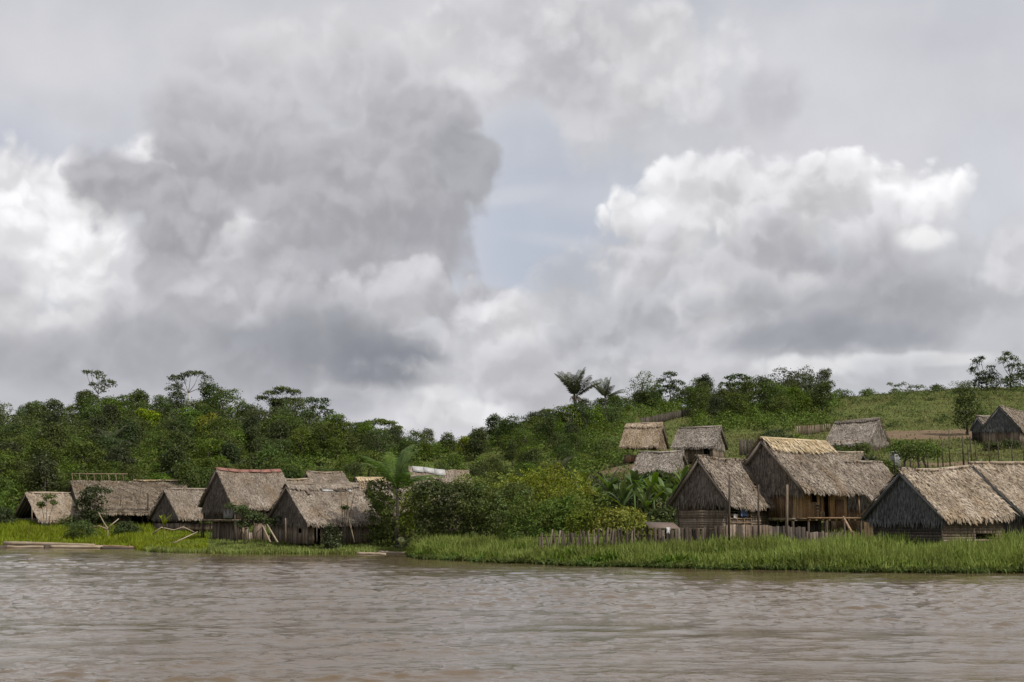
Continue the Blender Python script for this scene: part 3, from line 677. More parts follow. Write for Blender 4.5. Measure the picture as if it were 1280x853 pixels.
for k, (x0, x1, mt) in enumerate(((0.45,0.60,'white_sheet'), (0.64,0.78,'plank_dark'), (0.82,0.88,'white_sheet'), (0.22,0.27,'rust_sheet'))):
    b = MB(); H = h5; D_ = np.array([0, ny*H['hw'], H['ze']-H['za']]); D_ /= np.linalg.norm(D_); N_ = np.array([0, ny*(H['za']-H['ze']), H['hw']]); N_ /= np.linalg.norm(N_)
    P0 = np.array((x0*H['L'], 0, H['za']))+N_*0.24+D_*0.55; P1 = np.array((x1*H['L'], 0, H['za']))+N_*0.24+D_*0.55
    slab(b, P1, P0, P0+D_*(0.55+.5*(k == 3)), P1+D_*(0.55+.5*(k == 3)), 0.02); b.build('roof_patch', M[mt], H['roof'])
hut('thatched_hut', 'thatched roof showing above the patched plank hut', (383,591), (428,591), 168, 25, (392,607), seed=16, base_z=1.6)
hut('thatched_hut', 'small pale roof edge between the red-ridged house and the patched hut', (352,601), (386,600), 158, 25, (362,618), seed=17, base_z=1.3, thatch='thatch_tan')
hut('thatched_hut', 'hut with a golden straw ridge behind the patched plank hut', (444,598), (492,599), 162, 30, (456,619), seed=18, base_z=1.4, thatch='thatch_brown', cap='thatch_gold', cap_w=.6)
hut('thatched_hut', 'grey gabled hut half hidden by the palm beside the patched plank hut', (461,604), (515,605), 150, 36, (481,640), seed=19, base_z=1.0, cap=None)
hut('thatched_hut', 'grey hut with white metal sheets on its ridge behind the big bushes', (511,583), (585,588), 158, 22, (519,625), seed=20, base_z=1.2, cap='white_sheet', cap_w=0.75, capfrac=(0.05, 0.6))

# ---- right bank, front row
h13 = hut('stilt_hut', 'thatched stilt hut with a wide dark gable behind the paling fence', (872,571), (932,576), 103, 50, (912,629), seed=21, base_z=1.1, floor=1.35, wall='plank', horizontal=True, gable_drop=0.15, over_e=0.5,
          gopen=((.3,.9,2.6,3.05),(1.3,1.5,2.6,3.05)), openings=((0.2,3.0,2.0,3.3),), group='stilt houses of the river village')
h14 = hut('stilt_house', 'big stilt house with golden ridge, bamboo walls and dark doorways', (951,550), (1031,554), 106, 43, (1003,612), seed=22, base_z=1.3, floor=1.85, wall='bamboo_wall', cap='thatch_gold', cap_w=1.15, gable_drop=0.35,
          over_e=1.35, over_g=.45, gable_wall_mat='plank_warm', group='stilt houses of the river village', wall_h=2.5, openings=((2.3,3.0,3.0,4.1),(3.8,4.6,1.85,4.15)))
h15 = hut('thatched_hut', 'small straw roof with a dark open end behind the golden-ridged house', (1079,567), (1036,566), 150, 25, (1072,580), seed=23, right=True, base_z=5.8, gable='thatch_slate', thatch='thatch_tan')
h16 = hut('thatched_hut', 'grey roof stepping down to the right of the golden-ridged house', (1052,578), (1102,579), 118, 43, (1094,632), seed=24, base_z=1.9, over_e=0.9, wall='plank_warm')
h17 = hut('thatched_hut', 'pale straw hut with a slate-coloured gable at the right of the front row', (1124,588), (1211,585), 94, 36, (1179,647), seed=25, base_z=0.9, gable='thatch_slate', thatch='thatch_tan', gable_drop=0.35, wall='plank', horizontal=True,
          openings=((3.4,5.4,0.9,1.2),(4.6,5.6,0.3,.75)), gable_wall_mat='plank_dark', over_e=.5)
h18 = hut('thatched_hut', 'straw roofed hut cut off by the right edge of the front row', (1213,580), (1330,577), 106, 36, (1281,645), seed=26, base_z=0.9, gable='thatch_slate', thatch='thatch_tan', over_g=1.1, wall='plank_dark')

# ---- up the hill
hut('open_hut', 'golden brown thatched hut on posts, highest and leftmost on the slope', (829,530), (783,531), 190, 20, (822,557), seed=31, right=True, base_py=578, thatch='thatch_brown', gable='thatch_brown', wall='plank_warm', wall_h=0.9, cap='thatch_brown', over_e=0.5)
hut('thatched_hut', 'grey thatched hut with plank walls and one dark doorway on the slope', (902,534), (849,536), 176, 20, (894,557), seed=32, right=True, base_py=579, thatch='thatch_silver', gable='thatch_silver', wall='plank', over_e=0.6, openings=((0.3,1.0,0,2.2),))
hut('thatched_hut', 'pale thatched roof just below the two slope huts behind banana plants', (855,565), (800,566), 150, 22, (846,590), seed=33, right=True, base_z=5.5, thatch='thatch_silver', gable='thatch_silver')
hut('weathered_hut', 'silvery weathered shingle-like hut alone on the slope among bushes', (1100,524), (1045,528), 196, 27, (1087,553), seed=34, right=True, base_py=566, thatch='thatch_silver', gable='thatch_silver', cap='thatch_dark', over_g=0.15, over_e=.5)
hut('gabled_house', 'dark gabled house facing the river in the upper right field', (1249,508), (1291,508), 197, 62, (1276,537), seed=35, base_py=557, thatch='thatch', gable='thatch_slate', wall='plank', gable_wall_mat='plank', over_g=.2, over_e=.3, gable_drop=.05)
hut('shed', 'small dark shed against the left side of the upper right gabled house', (1221,521), (1237,521), 203, 55, (1231,537), seed=36, base_py=553, thatch='thatch_silver', gable='thatch_slate', wall='plank_dark', over_g=.3, over_e=.2)
# ------------------------------------------------------------------ foliage geometry
def unit(v): return v/np.maximum(np.linalg.norm(v, axis=-1, keepdims=True), 1e-9)
def leaf_quads(C, N, D, ln, wd):
    """diamond leaves folded a little: centre C, normal N, long axis D"""
    D = unit(D-N*(D*N).sum(-1, keepdims=True)); S = np.cross(N, D)
    ln = np.asarray(ln).reshape(-1, 1); wd = np.asarray(wd).reshape(-1, 1)
    a = C-D*ln/2; b = C+S*wd/2+N*wd*0.12; c = C+D*ln/2-N*ln*0.15; d = C-S*wd/2+N*wd*0.12
    V = np.stack([a, b, c, d], 1).reshape(-1, 3)
    return V, np.arange(len(C)*4).reshape(-1, 4)
def crown(rs, lobes, sprays, per, leaf, spread=0.45, upb=0.5, inner=0.25, aspect=0.45):
    """leaf sprays spread over the shells of ellipsoid lobes [(cx,cy,cz,rx,ry,rz)]; gaps stay open between the sprays"""
    Lb = np.array(lobes, float); area = (Lb[:, 3]*Lb[:, 4]*Lb[:, 5])**(2/3); pick = rs.choice(len(Lb), sprays, p=area/area.sum())
    d = unit(rs.normal(size=(sprays, 3))+np.array([0, 0, upb])); r = np.where(rs.random(sprays) < inner, rs.uniform(0.35, 0.85, sprays), rs.uniform(0.82, 1.08, sprays))
    c = Lb[pick, :3]+d*r[:, None]*Lb[pick, 3:]
    # drop sprays buried in another lobe
    q = np.abs(((c[:, None]-Lb[None, :, :3])/Lb[None, :, 3:])); inside = ((q**2).sum(-1) < 0.45).sum(1)
    ok = inside < 1+(rs.random(sprays) < 0.15)*3; c, d = c[ok], d[ok]
    n = len(c); C = np.repeat(c, per, 0)+rs.normal(size=(n*per, 3))*spread*np.array([1, 1, 0.6])
    Nn = unit(np.repeat(d, per, 0)*0.7+rs.normal(size=(n*per, 3))*0.55+np.array([0, 0, 0.45])); Dd = rs.normal(size=(n*per, 3))+np.repeat(d, per, 0)*0.6-np.array([0, 0, 0.3])
    ln = leaf*rs.uniform(0.6, 1.35, n*per)
    return leaf_quads(C, Nn, Dd, ln, ln*aspect*rs.uniform(.8, 1.2, n*per))
def limb_mesh(rs, name, h, r0, ends, bend=0.3, mat='bark'):
    mb = MB(); top = Vector((rs.normal(0, .2), rs.normal(0, .2), h))
    mid = Vector((rs.normal(0, bend), rs.normal(0, bend), h*0.5))
    mb.tube([(0, 0, -0.6), (mid.x*0.4, mid.y*0.4, h*0.2), mid, top], [r0*1.25, r0, r0*0.8, r0*0.5])
    for e in ends:
        e = Vector(e); s = mid.lerp(top, rs.uniform(0.1, 0.95)); k = s.lerp(e, 0.5)+Vector((0, 0, -0.12*(e-s).length)); mb.tube([s, k, e], [r0*0.45, r0*0.3, r0*0.12], 5)
    return mb.mesh(name, M[mat])
def rand_lobes(rs, w, h0, h1, n):
    """an uneven crown: a core and n lobes round it"""
    cz = (h0+h1)/2; out = [(0, 0, cz, w*0.36, w*0.36, (h1-h0)*0.42)]
    for i in range(n):
        a = rs.uniform(0, 2*pi); rr = w*rs.uniform(0.16, 0.36); z = h0+(h1-h0)*rs.uniform(0.15, 0.85); s = w*rs.uniform(0.17, 0.28)
        out.append((rr*cos(a), rr*sin(a), z, s, s, s*rs.uniform(0.6, 0.9)))
    return out
class Proto: pass
def make_proto(trunk, crown_, h): p = Proto(); p.t, p.c, p.h = trunk, crown_, h; return p
def forest_proto(seed, w, h, mat, sprays=640, per=6, leaf=0.36, nl=11, base=0.12, trunkmat='bark', lobes=None, spread=.32, **kw):
    rs = np.random.default_rng(seed); lobes = lobes or rand_lobes(rs, w, h*base, h*0.95, nl)
    V, Q = crown(rs, lobes, sprays, per, leaf, spread=spread, **kw)
    t = limb_mesh(rs, 'trunk', h*0.7, 0.10+h*0.011, [l[:3] for l in lobes[1:6]], mat=trunkmat)
    return make_proto(t, mesh_np('crown', V, Q, M[mat]), h)
def plant(name, pr, loc, sc_=1.0, rz=0.0, label=None, cat='tree', group=None, crown_name='crown', trunk_name='trunk', mats=None):
    r = empty(name, loc, rz); r.scale = (sc_,)*3 if not hasattr(sc_, '__len__') else sc_
    link(trunk_name, pr.t, r); link(crown_name, pr.c, r)
    return tag(r, label, cat, group)

# ------------------------------------------------------------------ forest on the hills
FP = []
for s in range(5): FP.append(forest_proto(100+s, 5.6+0.5*s % 1.5, 7.0, 'leaf'))
for s in range(3): FP.append(forest_proto(120+s, 5.0, 8.0, 'leaf_dark', nl=7))
for s in range(3): FP.append(forest_proto(130+s, 5.6, 6.2, 'leaf_olive', nl=8, leaf=.34))
FP.append(forest_proto(140, 4.8, 6.8, 'leaf_bright', nl=7, leaf=.44))
# layered, flat-topped kinds
FP.append(forest_proto(141, 6.4, 8.6, 'leaf', lobes=[(0,0,7.4,2.2,2.2,.6),(1.6,.4,6.6,1.6,1.6,.5),(-1.7,-.5,6.2,1.5,1.5,.5),(.3,-1.8,5.2,1.6,1.6,.6),(-.3,1.2,4.3,2,2,.8),(0,0,2.8,1.8,1.8,1.0)], spread=.25))
rsF = np.random.default_rng(55)
def zone(px0, px1, y0, y1, step, jit=0.45):
    out = []; y = y0
    while y < y1:
        st = step*(0.85+0.3*(y-y0)/max(1, y1-y0)); x = (px0-640)*y/F
        while x < (px1-640)*y/F:
            out.append((x+rsF.uniform(-jit, jit)*st, y+rsF.uniform(-jit, jit)*st)); x += st
        y += st
    return out
cand = []
for (x, y) in zone(-50, 515, 193, 306, 6.5): cand.append((x, y, rsF.uniform(0.68, 1.05)*(1 if 640+x/y*F < 420 else .78), 0))
for (x, y) in zone(500, 700, 232, 372, 7.4): cand.append((x, y, rsF.uniform(.85, 1.1) if y > 325 else rsF.uniform(.5, .75), 1))
for (x, y) in zone(612, 742, 176, 300, 6.0):
    px = 640+x/y*F
    if px > 690 and y < 215: continue
    cand.append((x, y, rsF.uniform(0.5, .8), 1))
for (x, y) in zone(745, 1040, 300, 322, 5.2): cand.append((x, y, rsF.uniform(0.5, .82), 2))
for (x, y) in zone(888, 1032, 262, 296, 5.8): cand.append((x, y, rsF.uniform(0.7, 1.0), 3))
cand = [c for c in cand if not (c[3] == 1 and 742 > 640+c[0]/c[1]*F > 715 and c[1] > 285)]
print('forest candidates', len(cand))
zs = gz([c[0] for c in cand], [c[1] for c in cand])
LB = {0: 'leafy rainforest tree in the dense wood on the left hill', 1: 'leafy tree in the wood between the two hills', 2: 'tree in the row along the crest of the right hill', 3: 'dark tree in the clump below the crest of the right hill'}
GB = {0: 'trees of the wood on the left hill', 1: 'trees of the wood between the two hills', 2: 'trees along the crest of the right hill', 3: 'trees of the clump below the crest of the right hill'}
order = rsF.permutation(len(cand)); sel = sorted(order[:298])
for i in sel:
    x, y, s, zn = cand[i]
    w = [1]*5+[.9]*3+[.9]*3+[.5, .6]
    if zn == 3: w = [.6]*5+[2]*3+[.3]*3+[.1, .1]
    if zn == 1: w = [1]*5+[1.3]*3+[.6]*3+[.2, .3]
    w = np.array(w)/sum(w); k = rsF.choice(len(FP), p=w)
    plant('forest_tree', FP[k], (x, y, zs[i]), (s*rsF.uniform(.9, 1.15), s*rsF.uniform(.9, 1.15), s*rsF.uniform(.85, 1.15)), rsF.uniform(0, 6.28), LB[zn], 'tree', GB[zn])
# the scrub and saplings that fill the wood: nobody could count them
def scatter_leaves(name, pts, n_per, rad, hgt, leaf, mat, label, cat, rs, aspect=.5):
    pts = np.array(pts); n = len(pts); z = gz(pts[:, 0], pts[:, 1]); R_ = rad*rs.uniform(.6, 1.3, n); Hh = hgt*rs.uniform(.5, 1.3, n)
    d = unit(rs.normal(size=(n, n_per, 3))+np.array([0, 0, .6])); d[..., 2] = np.abs(d[..., 2]); r = rs.uniform(.75, 1.08, (n, n_per, 1))
    C = np.stack([pts[:, 0], pts[:, 1], z-0.1], -1)[:, None]+d*r*np.stack([R_, R_, Hh], -1)[:, None]
    C = C.reshape(-1, 3); N = unit(d.reshape(-1, 3)+rs.normal(size=C.shape)*0.5+np.array([0, 0, .4])); D = rs.normal(size=C.shape)
    ln = leaf*rs.uniform(.6, 1.4, len(C)); V, Q = leaf_quads(C, N, D, ln, ln*aspect)
    o = link(name, mesh_np(name, V, Q, M[mat])); tag(o, label, cat, kind='stuff'); return o
rs_u = np.random.default_rng(77)
und = zone(-60, 540, 184, 305, 3.3)+zone(520, 745, 172, 372, 5.0)+zone(745, 1045, 285, 318, 3.6)+zone(745, 800, 205, 290, 4.0)+zone(880, 1040, 245, 290, 3.6)
scatter_leaves('undergrowth', und, 110, 2.1, 2.6, 0.42, 'leaf', 'green undergrowth filling the wood between the trees', 'undergrowth', rs_u)
scatter_leaves('canopy_undergrowth', zone(-60, 470, 252, 303, 4.2), 230, 2.7, 4.4, 0.36, 'leaf', 'small tree tops closing the gaps along the left hill crest', 'undergrowth', rs_u)
scatter_leaves('meadow_scrub', [p for p in zone(1040, 1330, 232, 318, 9.0) if rsF.random() < .45], 150, 1.3, 1.0, 0.32, 'leaf', 'scattered low bushes over the cleared right hill', 'scrub', rs_u)
und2 = [p for p in zone(1045, 1330, 236, 320, 8.5)+ zone(-60, 540, 183, 300, 7.0)+zone(690, 900, 150, 270, 7.5)+zone(1040, 1320, 290, 325, 6.5)]
scatter_leaves('olive_undergrowth', und2, 90, 1.5, 1.3, 0.34, 'leaf_olive', 'yellowish low scrub on the hillsides', 'scrub', rs_u)

# ------------------------------------------------------------------ single trees that stand out against the sky
def clump_tree(seed, h, clumps, leaf=.4, r0=.14, mat='leaf', trunkmat='bark_pale', per=7, dens=26, fork=None, spread=.25):
    """a slender tree whose bare limbs end in separate flat clumps [(x,y,z,r,rz)]"""
    rs = np.random.default_rng(seed); mb = MB(); fz_ = fork or h*0.55; f = Vector((0, 0, fz_))
    mb.tube([(0, 0, -.6), (rs.normal(0, .1), 0, fz_*.5), f], [r0*1.3, r0, r0*.8])
    for (x, y, z, r, rz) in clumps:
        e = Vector((x, y, z)); k = f.lerp(e, .5)+Vector((x*.12, y*.12, -abs(x)*.12)); mb.tube([f, k, e], [r0*.6, r0*.42, r0*.2], 5)
        for q in range(4):
            a = rs.uniform(0, 6.28); mb.tube([e.lerp(k, .3), e+Vector((cos(a)*r*.7, sin(a)*r*.7, rz*.2))], [r0*.2, r0*.08], 4)
    vs, qs, n = [], [], 0
    for (x, y, z, r, rz) in clumps:
        V, Q = crown(rs, [(x, y, z, r, r, rz)], int(dens*r*r+6), per, leaf, spread=spread, inner=.4, upb=.8); vs.append(V); qs.append(Q+n); n += len(V)
    return make_proto(mb.mesh('trunk', M[trunkmat]), mesh_np('crown', np.concatenate(vs), np.concatenate(qs), M[mat]), h)
def ground_at(px, Y): x = (px-640)*Y/F; return Vector((x, Y, gz1(x, Y)))
def upright(px, Y, top_py):   # base on the ground and metres up to a photo row
    g = ground_at(px, Y); return g, zat(top_py, Y)-g.z
g_, h_ = upright(121, 290, 462)
plant('cecropia_tree', clump_tree(201, h_, [(0.2,0,h_-1.2,1.4,.8),(1.8,.3,h_-3,1.7,.9),(-1.6,0,h_-.7,.7,.4),(-2.7,.2,h_-.5,.6,.35),(-1,0,h_-3.2,.9,.5),(1.0,-.3,h_-4.2,.8,.5)], mat='leaf_pale', fork=h_*.6), g_, label='tall pale-trunked tree with separate leaf clumps, first above the left skyline')
g_, h_ = upright(107, 282, 483); plant('round_tree', forest_proto(202, 4.4, h_, 'leaf_dark', nl=6, base=.35), g_, label='dark round tree at the foot of the pale-trunked skyline tree')
g_, h_ = upright(234, 288, 464)
plant('flat_topped_tree', clump_tree(203, h_, [(-2.2,0,h_-2.2,1.7,1.2),(-3.3,.2,h_-1.3,.8,.5),(0.4,0,h_-.5,1.3,.45),(2.0,0,h_-.6,1.1,.4),(3.6,.2,h_-1.5,1.0,.7),(-.9,0,h_-.9,.9,.4),(-2.6,0,h_-4,1.8,1.4)], mat='leaf_pale', fork=h_*.6), g_, label='open tree with an arched flat top on the highest point of the left hill')
g_, h_ = upright(352, 285, 484)
plant('umbrella_tree', clump_tree(204, h_, [(0,0,h_-.6,1.8,.5),(2.2,.3,h_-1.1,1.5,.5),(-2.2,0,h_-1.3,1.6,.5),(-4,.2,h_-2.3,1.3,.5),(1,.8,h_-2.6,1.5,.5),(3.6,-.3,h_-2.9,1.4,.6),(-1.2,0,h_-3.0,1.4,.5)], mat='leaf', fork=h_*.5), g_, label='wide umbrella-shaped tree on the right slope of the left hill')
g_, h_ = upright(396, 280, 497)
plant('clumped_tree', clump_tree(205, h_, [(-1.2,0,h_-.8,1.4,.9),(1.4,0,h_-1.1,1.3,.9),(0,.5,h_-2.6,1.9,1.2),(2.4,0,h_-3.2,1.1,.8),(-2.1,0,h_-3.6,1.2,.9)], mat='leaf_dark', trunkmat='bark'), g_, label='dark clumped tree right of the umbrella-shaped tree')
g_, h_ = upright(475, 290, 524)
plant('flat_topped_tree', clump_tree(206, h_, [(0,0,h_-.6,1.8,.5),(2,.2,h_-1,1.5,.45),(-2,0,h_-.9,1.5,.5),(3.6,0,h_-2,1.2,.45),(-3.2,0,h_-2.2,1.2,.5),(.4,0,h_-2.6,1.4,.5)], mat='leaf', fork=h_*.4), g_, label='low flat-topped tree where the left hill drops to the valley')
for (px, Y, tp, w, nm, lb) in ((803,300,463,6.5,'tall_shrub','loose feathery tree at the left end of the crest row on the right hill'),(838,306,466,6,'clumped_tree','tree with a small cap of leaves above the crest, second from the left end'),
                               (925,312,468,7,'flat_topped_tree','tree with a flat layered top in the middle of the crest row'),(997,302,462,11,'broad_tree','broad dark tree standing highest on the crest of the right hill'),(880,310,470,5,'narrow_tree','narrow tree rising above the crest row, left of the flat-topped one')):
    g_, h_ = upright(px, Y, tp)
    if nm == 'broad_tree': pr = forest_proto(px, w, h_, 'leaf_dark', nl=12, sprays=700, base=.1, leaf=.42)
    elif nm == 'flat_topped_tree': pr = clump_tree(px, h_, [(0,0,h_-.5,1.6,.5),(2,0,h_-1.1,1.5,.45),(-2,0,h_-1,1.4,.5),(3.4,0,h_-2.4,1.3,.6),(-3,0,h_-2.4,1.4,.6),(0,0,h_-3,2.6,1.3)], mat='leaf_dark', trunkmat='bark')
    elif nm == 'clumped_tree': pr = clump_tree(px, h_, [(0,0,h_-.6,1.5,.6),(-1.6,0,h_-2.2,1.5,.8),(1.5,0,h_-2.6,1.7,1),(0,0,h_-4,2.4,1.3)], mat='leaf_dark', trunkmat='bark')
    else: pr = forest_proto(px, w, h_, 'leaf' if nm == 'narrow_tree' else 'leaf_olive', nl=10, base=.1, leaf=.34, sprays=520)
    plant(nm, pr, g_, label=lb)
# right end of the crest
g_, h_ = upright(1138, 322, 479)
plant('sparse_tree', clump_tree(220, h_, [(-4.5,0,h_-.3,.7,.25),(-2.6,0,h_-.7,.8,.3),(-1,.4,h_-.2,.9,.3),(.8,0,h_-.9,1.0,.3),(2.6,0,h_-1,1.1,.5),(3.6,.3,h_-2,1.0,.5),(-3.2,0,h_-1.7,.6,.25),(1.6,-.4,h_-2.3,1.0,.5)], mat='leaf_pale', trunkmat='bark_pale', fork=.7, dens=13), g_, label='sparse white-limbed spreading tree on the right crest')
for (px, tp, w, lb) in ((1175,488,3.5,'small bush right of the sparse white-limbed tree'),(1052,486,4,'small round bush where the crest row ends'),(1086,489,3.6,'low bush on the bare crest left of the sparse white-limbed tree'),(1212,484,7,'rounded bush on the crest just left of the two tall open trees')):
    g_, h_ = upright(px, 318, tp); plant('crest_bush', forest_proto(px, w, max(h_, 1.2), 'leaf', nl=5, base=.05, sprays=200, leaf=.32), g_, label=lb, cat='bush', trunk_name='stem', crown_name='foliage')
g_, h_ = upright(1236, 308, 447)
plant('open_tree', clump_tree(230, h_, [(-2.2,0,h_-1.2,1.1,.9),(-1,.3,h_-.4,.9,.6),(-2.8,0,h_-2.9,1.1,.8),(1.1,0,h_-2.6,1.0,.8),(-.5,0,h_-4.3,2.0,1.3),(1.8,.2,h_-4.2,1.2,1.0),(0,0,h_-5.6,2.8,1.4)], mat='leaf_dark', trunkmat='bark', fork=h_*.3), g_, label='left one of the two tall open trees at the right end of the crest')
g_, h_ = upright(1266, 306, 441)
plant('open_tree', clump_tree(231, h_, [(-.6,0,h_-.6,1.1,.8),(-1.6,.2,h_-1.8,1.1,.8),(.9,0,h_-1.6,1.0,.9),(1.9,0,h_-3.3,1.4,1.0),(.2,0,h_-3.3,1.2,.8),(2.6,0,h_-4.8,1.3,1.0),(1.0,0,h_-6,2.0,1.4),(-1,0,h_-6.5,1.6,1.1)], mat='leaf_dark', trunkmat='bark', fork=h_*.35), g_, label='taller, right one of the two open trees at the right end of the crest')
g_, h_ = upright(1209, 216, 482)
plant('narrow_tree', forest_proto(232, 4.2, h_, 'leaf_dark', lobes=[(0,0,h_*.8,1.5,1.5,1.4),(.2,0,h_*.55,1.9,1.7,1.5),(-.3,0,h_*.3,1.5,1.5,1.4)], sprays=520), g_, label='tall dark narrow tree behind the small dark shed')

# ------------------------------------------------------------------ palms and bananas
def frond(mb, base, az, elv, L, droop, rs, nleaf=26, ll=0.9, w=0.07, vee=0.5):
    """a feather leaf: an arching rib with leaflets on both sides"""
    pts = []; p = Vector(base); a = elv; n = 12
    for i in range(n+1):
        pts.append(p.copy()); d = Vector((cos(az)*cos(a), sin(az)*cos(a), sin(a))); p = p+d*(L/n); a -= droop/n*(0.4+1.2*i/n)
    mb.tube(pts, [0.045*(1-i/(n+1)*.8) for i in range(n+1)], 4)
    V = []; Q = []
    for k in range(nleaf):
        t = 0.14+0.86*k/nleaf; i = min(int(t*n), n-1); q = pts[i].lerp(pts[i+1], t*n-i); d = (pts[i+1]-pts[i]).normalized()
        side = d.cross(Vector((0, 0, 1))).normalized(); up = side.cross(d)
        for s in (-1, 1):
            l = ll*(max(0.0, sin(pi*min(1, t*0.85+0.12)))**.6)*rs.uniform(.8, 1.1); dr = (side*s*0.8+d*0.55+up*vee*rs.uniform(.2, .9)).normalized(); e = q+dr*l-Vector((0, 0, l*l*0.22))
            m_ = q.lerp(e, .5)+Vector((0, 0, .05*l)); ww = d*w/2; b = len(V)
            V += [q-ww*.6, q+ww*.6, m_+ww, m_-ww, e+ww*.15, e-ww*.15]; Q += [(b, b+1, b+2, b+3), (b+3, b+2, b+4, b+5)]
    mb.raw([tuple(v) for v in V], Q)
def palm_tree(name, label, px, Y, base_py, top_py, nf, L, seed, trunk_h, mat='palm', elv=(0.5, 1.35), droop=1.1, ll=.9, w=.09, cat='palm', z0=None, crown_dead=False, vee=.5, r0=.2):
    rs = np.random.default_rng(seed); g = ground_at(px, Y); r = empty(name, g); tag(r, label, cat)
    t = MB(); t.tube([(0, 0, -.6), (.1, 0, trunk_h*.5), (0, 0, trunk_h)], [r0*1.2, r0, r0*.95], 8); t.build('trunk', M['bark'], r)
    for k in range(nf):
        mb = MB(); f = (k+.5)/nf; e = elv[0]+(elv[1]-elv[0])*((k*0.618) % 1)
        frond(mb, (0, 0, trunk_h-.1), 2*pi*k*0.382+rs.uniform(-.2, .2), e, L*rs.uniform(.85, 1.1), droop*rs.uniform(.7, 1.2), rs, ll=ll, w=w, vee=vee); mb.build('frond', M[mat], r)
    if crown_dead:
        mb = MB()
        for k in range(40):
            a = rs.uniform(0, 6.28); mb.tube([(cos(a)*.1, sin(a)*.1, trunk_h-.2+rs.uniform(0, .5)), (cos(a)*.8, sin(a)*.8, trunk_h+rs.uniform(-.3, .5)), (cos(a)*1.0, sin(a)*1.0, trunk_h-rs.uniform(.4, 1.0))], [.05, .04, .02], 4)
        mb.build('dead_fronds', M['thatch_brown'], r)
    return r
g_, h_ = upright(719, 262, 497)
palm_tree('palm_tree', 'large palm with upright feathery fronds against the sky on the right hill', 719, 262, 0, 0, 19, 6.2, 301, h_, elv=(.75, 1.52), droop=.75, ll=1.3, w=.13, vee=-.25, crown_dead=True, r0=.32)
g_, h_ = upright(757, 285, 502)
for i, (px, Y, w, tp, mt, lb) in enumerate(((712,256,5.5,501,'leaf','bush at the foot of the large skyline palm, on its left'),(728,258,5.5,500,'leaf_dark','dark bush at the foot of the large skyline palm, on its right'),(742,262,5,503,'leaf','bush between the two skyline palms'),(694,258,5,508,'leaf_dark','dark bush on the slope left of the large skyline palm'),(766,272,6,502,'leaf_olive','olive bush below the smaller skyline palm'))):
    g_, h_ = upright(px, Y, tp); plant('crest_bush', forest_proto(600+i, w, h_, mt, nl=8, base=.02, sprays=420), g_, label=lb, cat='bush', trunk_name='stem', crown_name='foliage')
palm_tree('palm_tree', 'smaller dark palm just right of the large one on the skyline', 757, 285, 0, 0, 15, 4.6, 302, max(h_, .8), elv=(.5, 1.5), droop=.6, ll=.9, w=.12, vee=-.2)
palm_tree('coconut_palm', 'young light green palm standing beside the patched plank hut', 497, 131, 0, 0, 15, 5.0, 303, 5.8, mat='banana', elv=(.6, 1.53), droop=1.35, ll=.95, w=.11, vee=-.2, r0=.14)
palm_tree('forest_palm', 'pale palm fronds among the trees above the long hut', 140, 225, 0, 0, 12, 4.6, 304, 4.6, mat='palm', elv=(.3, 1.3), droop=1.4, ll=.8, w=.09)
palm_tree('forest_palm', 'palm with drooping fronds in the wood at the far left edge', 8, 215, 0, 0, 12, 4.4, 305, 4.0, mat='palm', elv=(.2, 1.2), droop=1.5, ll=.8, w=.09)
palm_tree('forest_palm', 'slender palm among the dark trees left of the banana grove', 700, 165, 0, 0, 11, 3.6, 306, 2.6, mat='palm', elv=(.3, 1.4), droop=1.2, ll=.7, w=.08)
def paddle(mb, base, az, elv, L, W, droop, rs, fold=.25):
    p = Vector(base); a = elv; n = 9; V = []; Q = []; stem = []
    for i in range(n+1):
        d = Vector((cos(az)*cos(a), sin(az)*cos(a), sin(a))); side = d.cross(Vector((0, 0, 1)))
        side = side.normalized() if side.length > .05 else Vector((-sin(az), cos(az), 0)); up = side.cross(d); t = i/n
        stem.append(p.copy()); w = W*.5*(max(0.0, sin(pi*max(0, (t-.18)/.82)))**.6 if t > .18 else 0.03); w *= rs.uniform(.88, 1.06)
        for s in (-1, 0, 1): V.append(p+side*s*w+up*(abs(s)*w*fold)+Vector((0, 0, .0)))
        p = p+d*(L/n); a -= droop/n*(.3+1.4*t)
    for i in range(n):
        for s in (0, 1): b = i*3+s; Q.append((b, b+1, b+4, b+3))
    mb.raw([tuple(v) for v in V], Q); mb.tube(stem, [.035*(1-.08*i) for i in range(n+1)], 4)
def banana_plant(name, label, px, Y, h, nl, L, W, seed, mat='banana', cat='banana plant', group=None, r0=.13, droop=1.2, z_off=0, lab_part='leaf', elv=(.55, 1.45)):
    rs = np.random.default_rng(seed); g = ground_at(px, Y); g.z += z_off; r = empty(name, g); tag(r, label, cat, group)
    t = MB(); t.tube([(0, 0, -.4), (.05, 0, h*.5), (0, 0, h)], [r0, r0*.85, r0*.6], 7); t.build('stem', M['banana' if r0 > .06 else 'bark'], r)
    for k in range(nl):
        mb = MB(); paddle(mb, (0, 0, h-.12*rs.random()), 2*pi*k*.382+rs.uniform(-.3, .3), rs.uniform(*elv), L*rs.uniform(.7, 1.1), W*rs.uniform(.8, 1.15), droop*rs.uniform(.5, 1.3), rs); mb.build('leaf', M[mat], r)
    return r
BN = [(744,128,1.9,'banana plant at the left end of the grove behind the hedge'),(762,131,2.6,'banana plant second from the left end of the grove'),(778,124,1.9,'banana plant in the left middle of the grove, in front of a taller one'),(792,130,2.6,'tall banana plant in the middle of the grove'),
      (806,120,2.0,'banana plant above the right side of the round bush'),(816,127,2.5,'banana plant whose long leaf crosses the pale slope roof'),(830,121,2.2,'banana plant second from the stilt hut gable'),(842,114,1.7,'banana plant nearest the dark gable of the stilt hut'),(726,134,2.2,'banana plant standing apart left of the grove'),(852,128,2.6,'banana plant rising behind the stilt hut gable')]
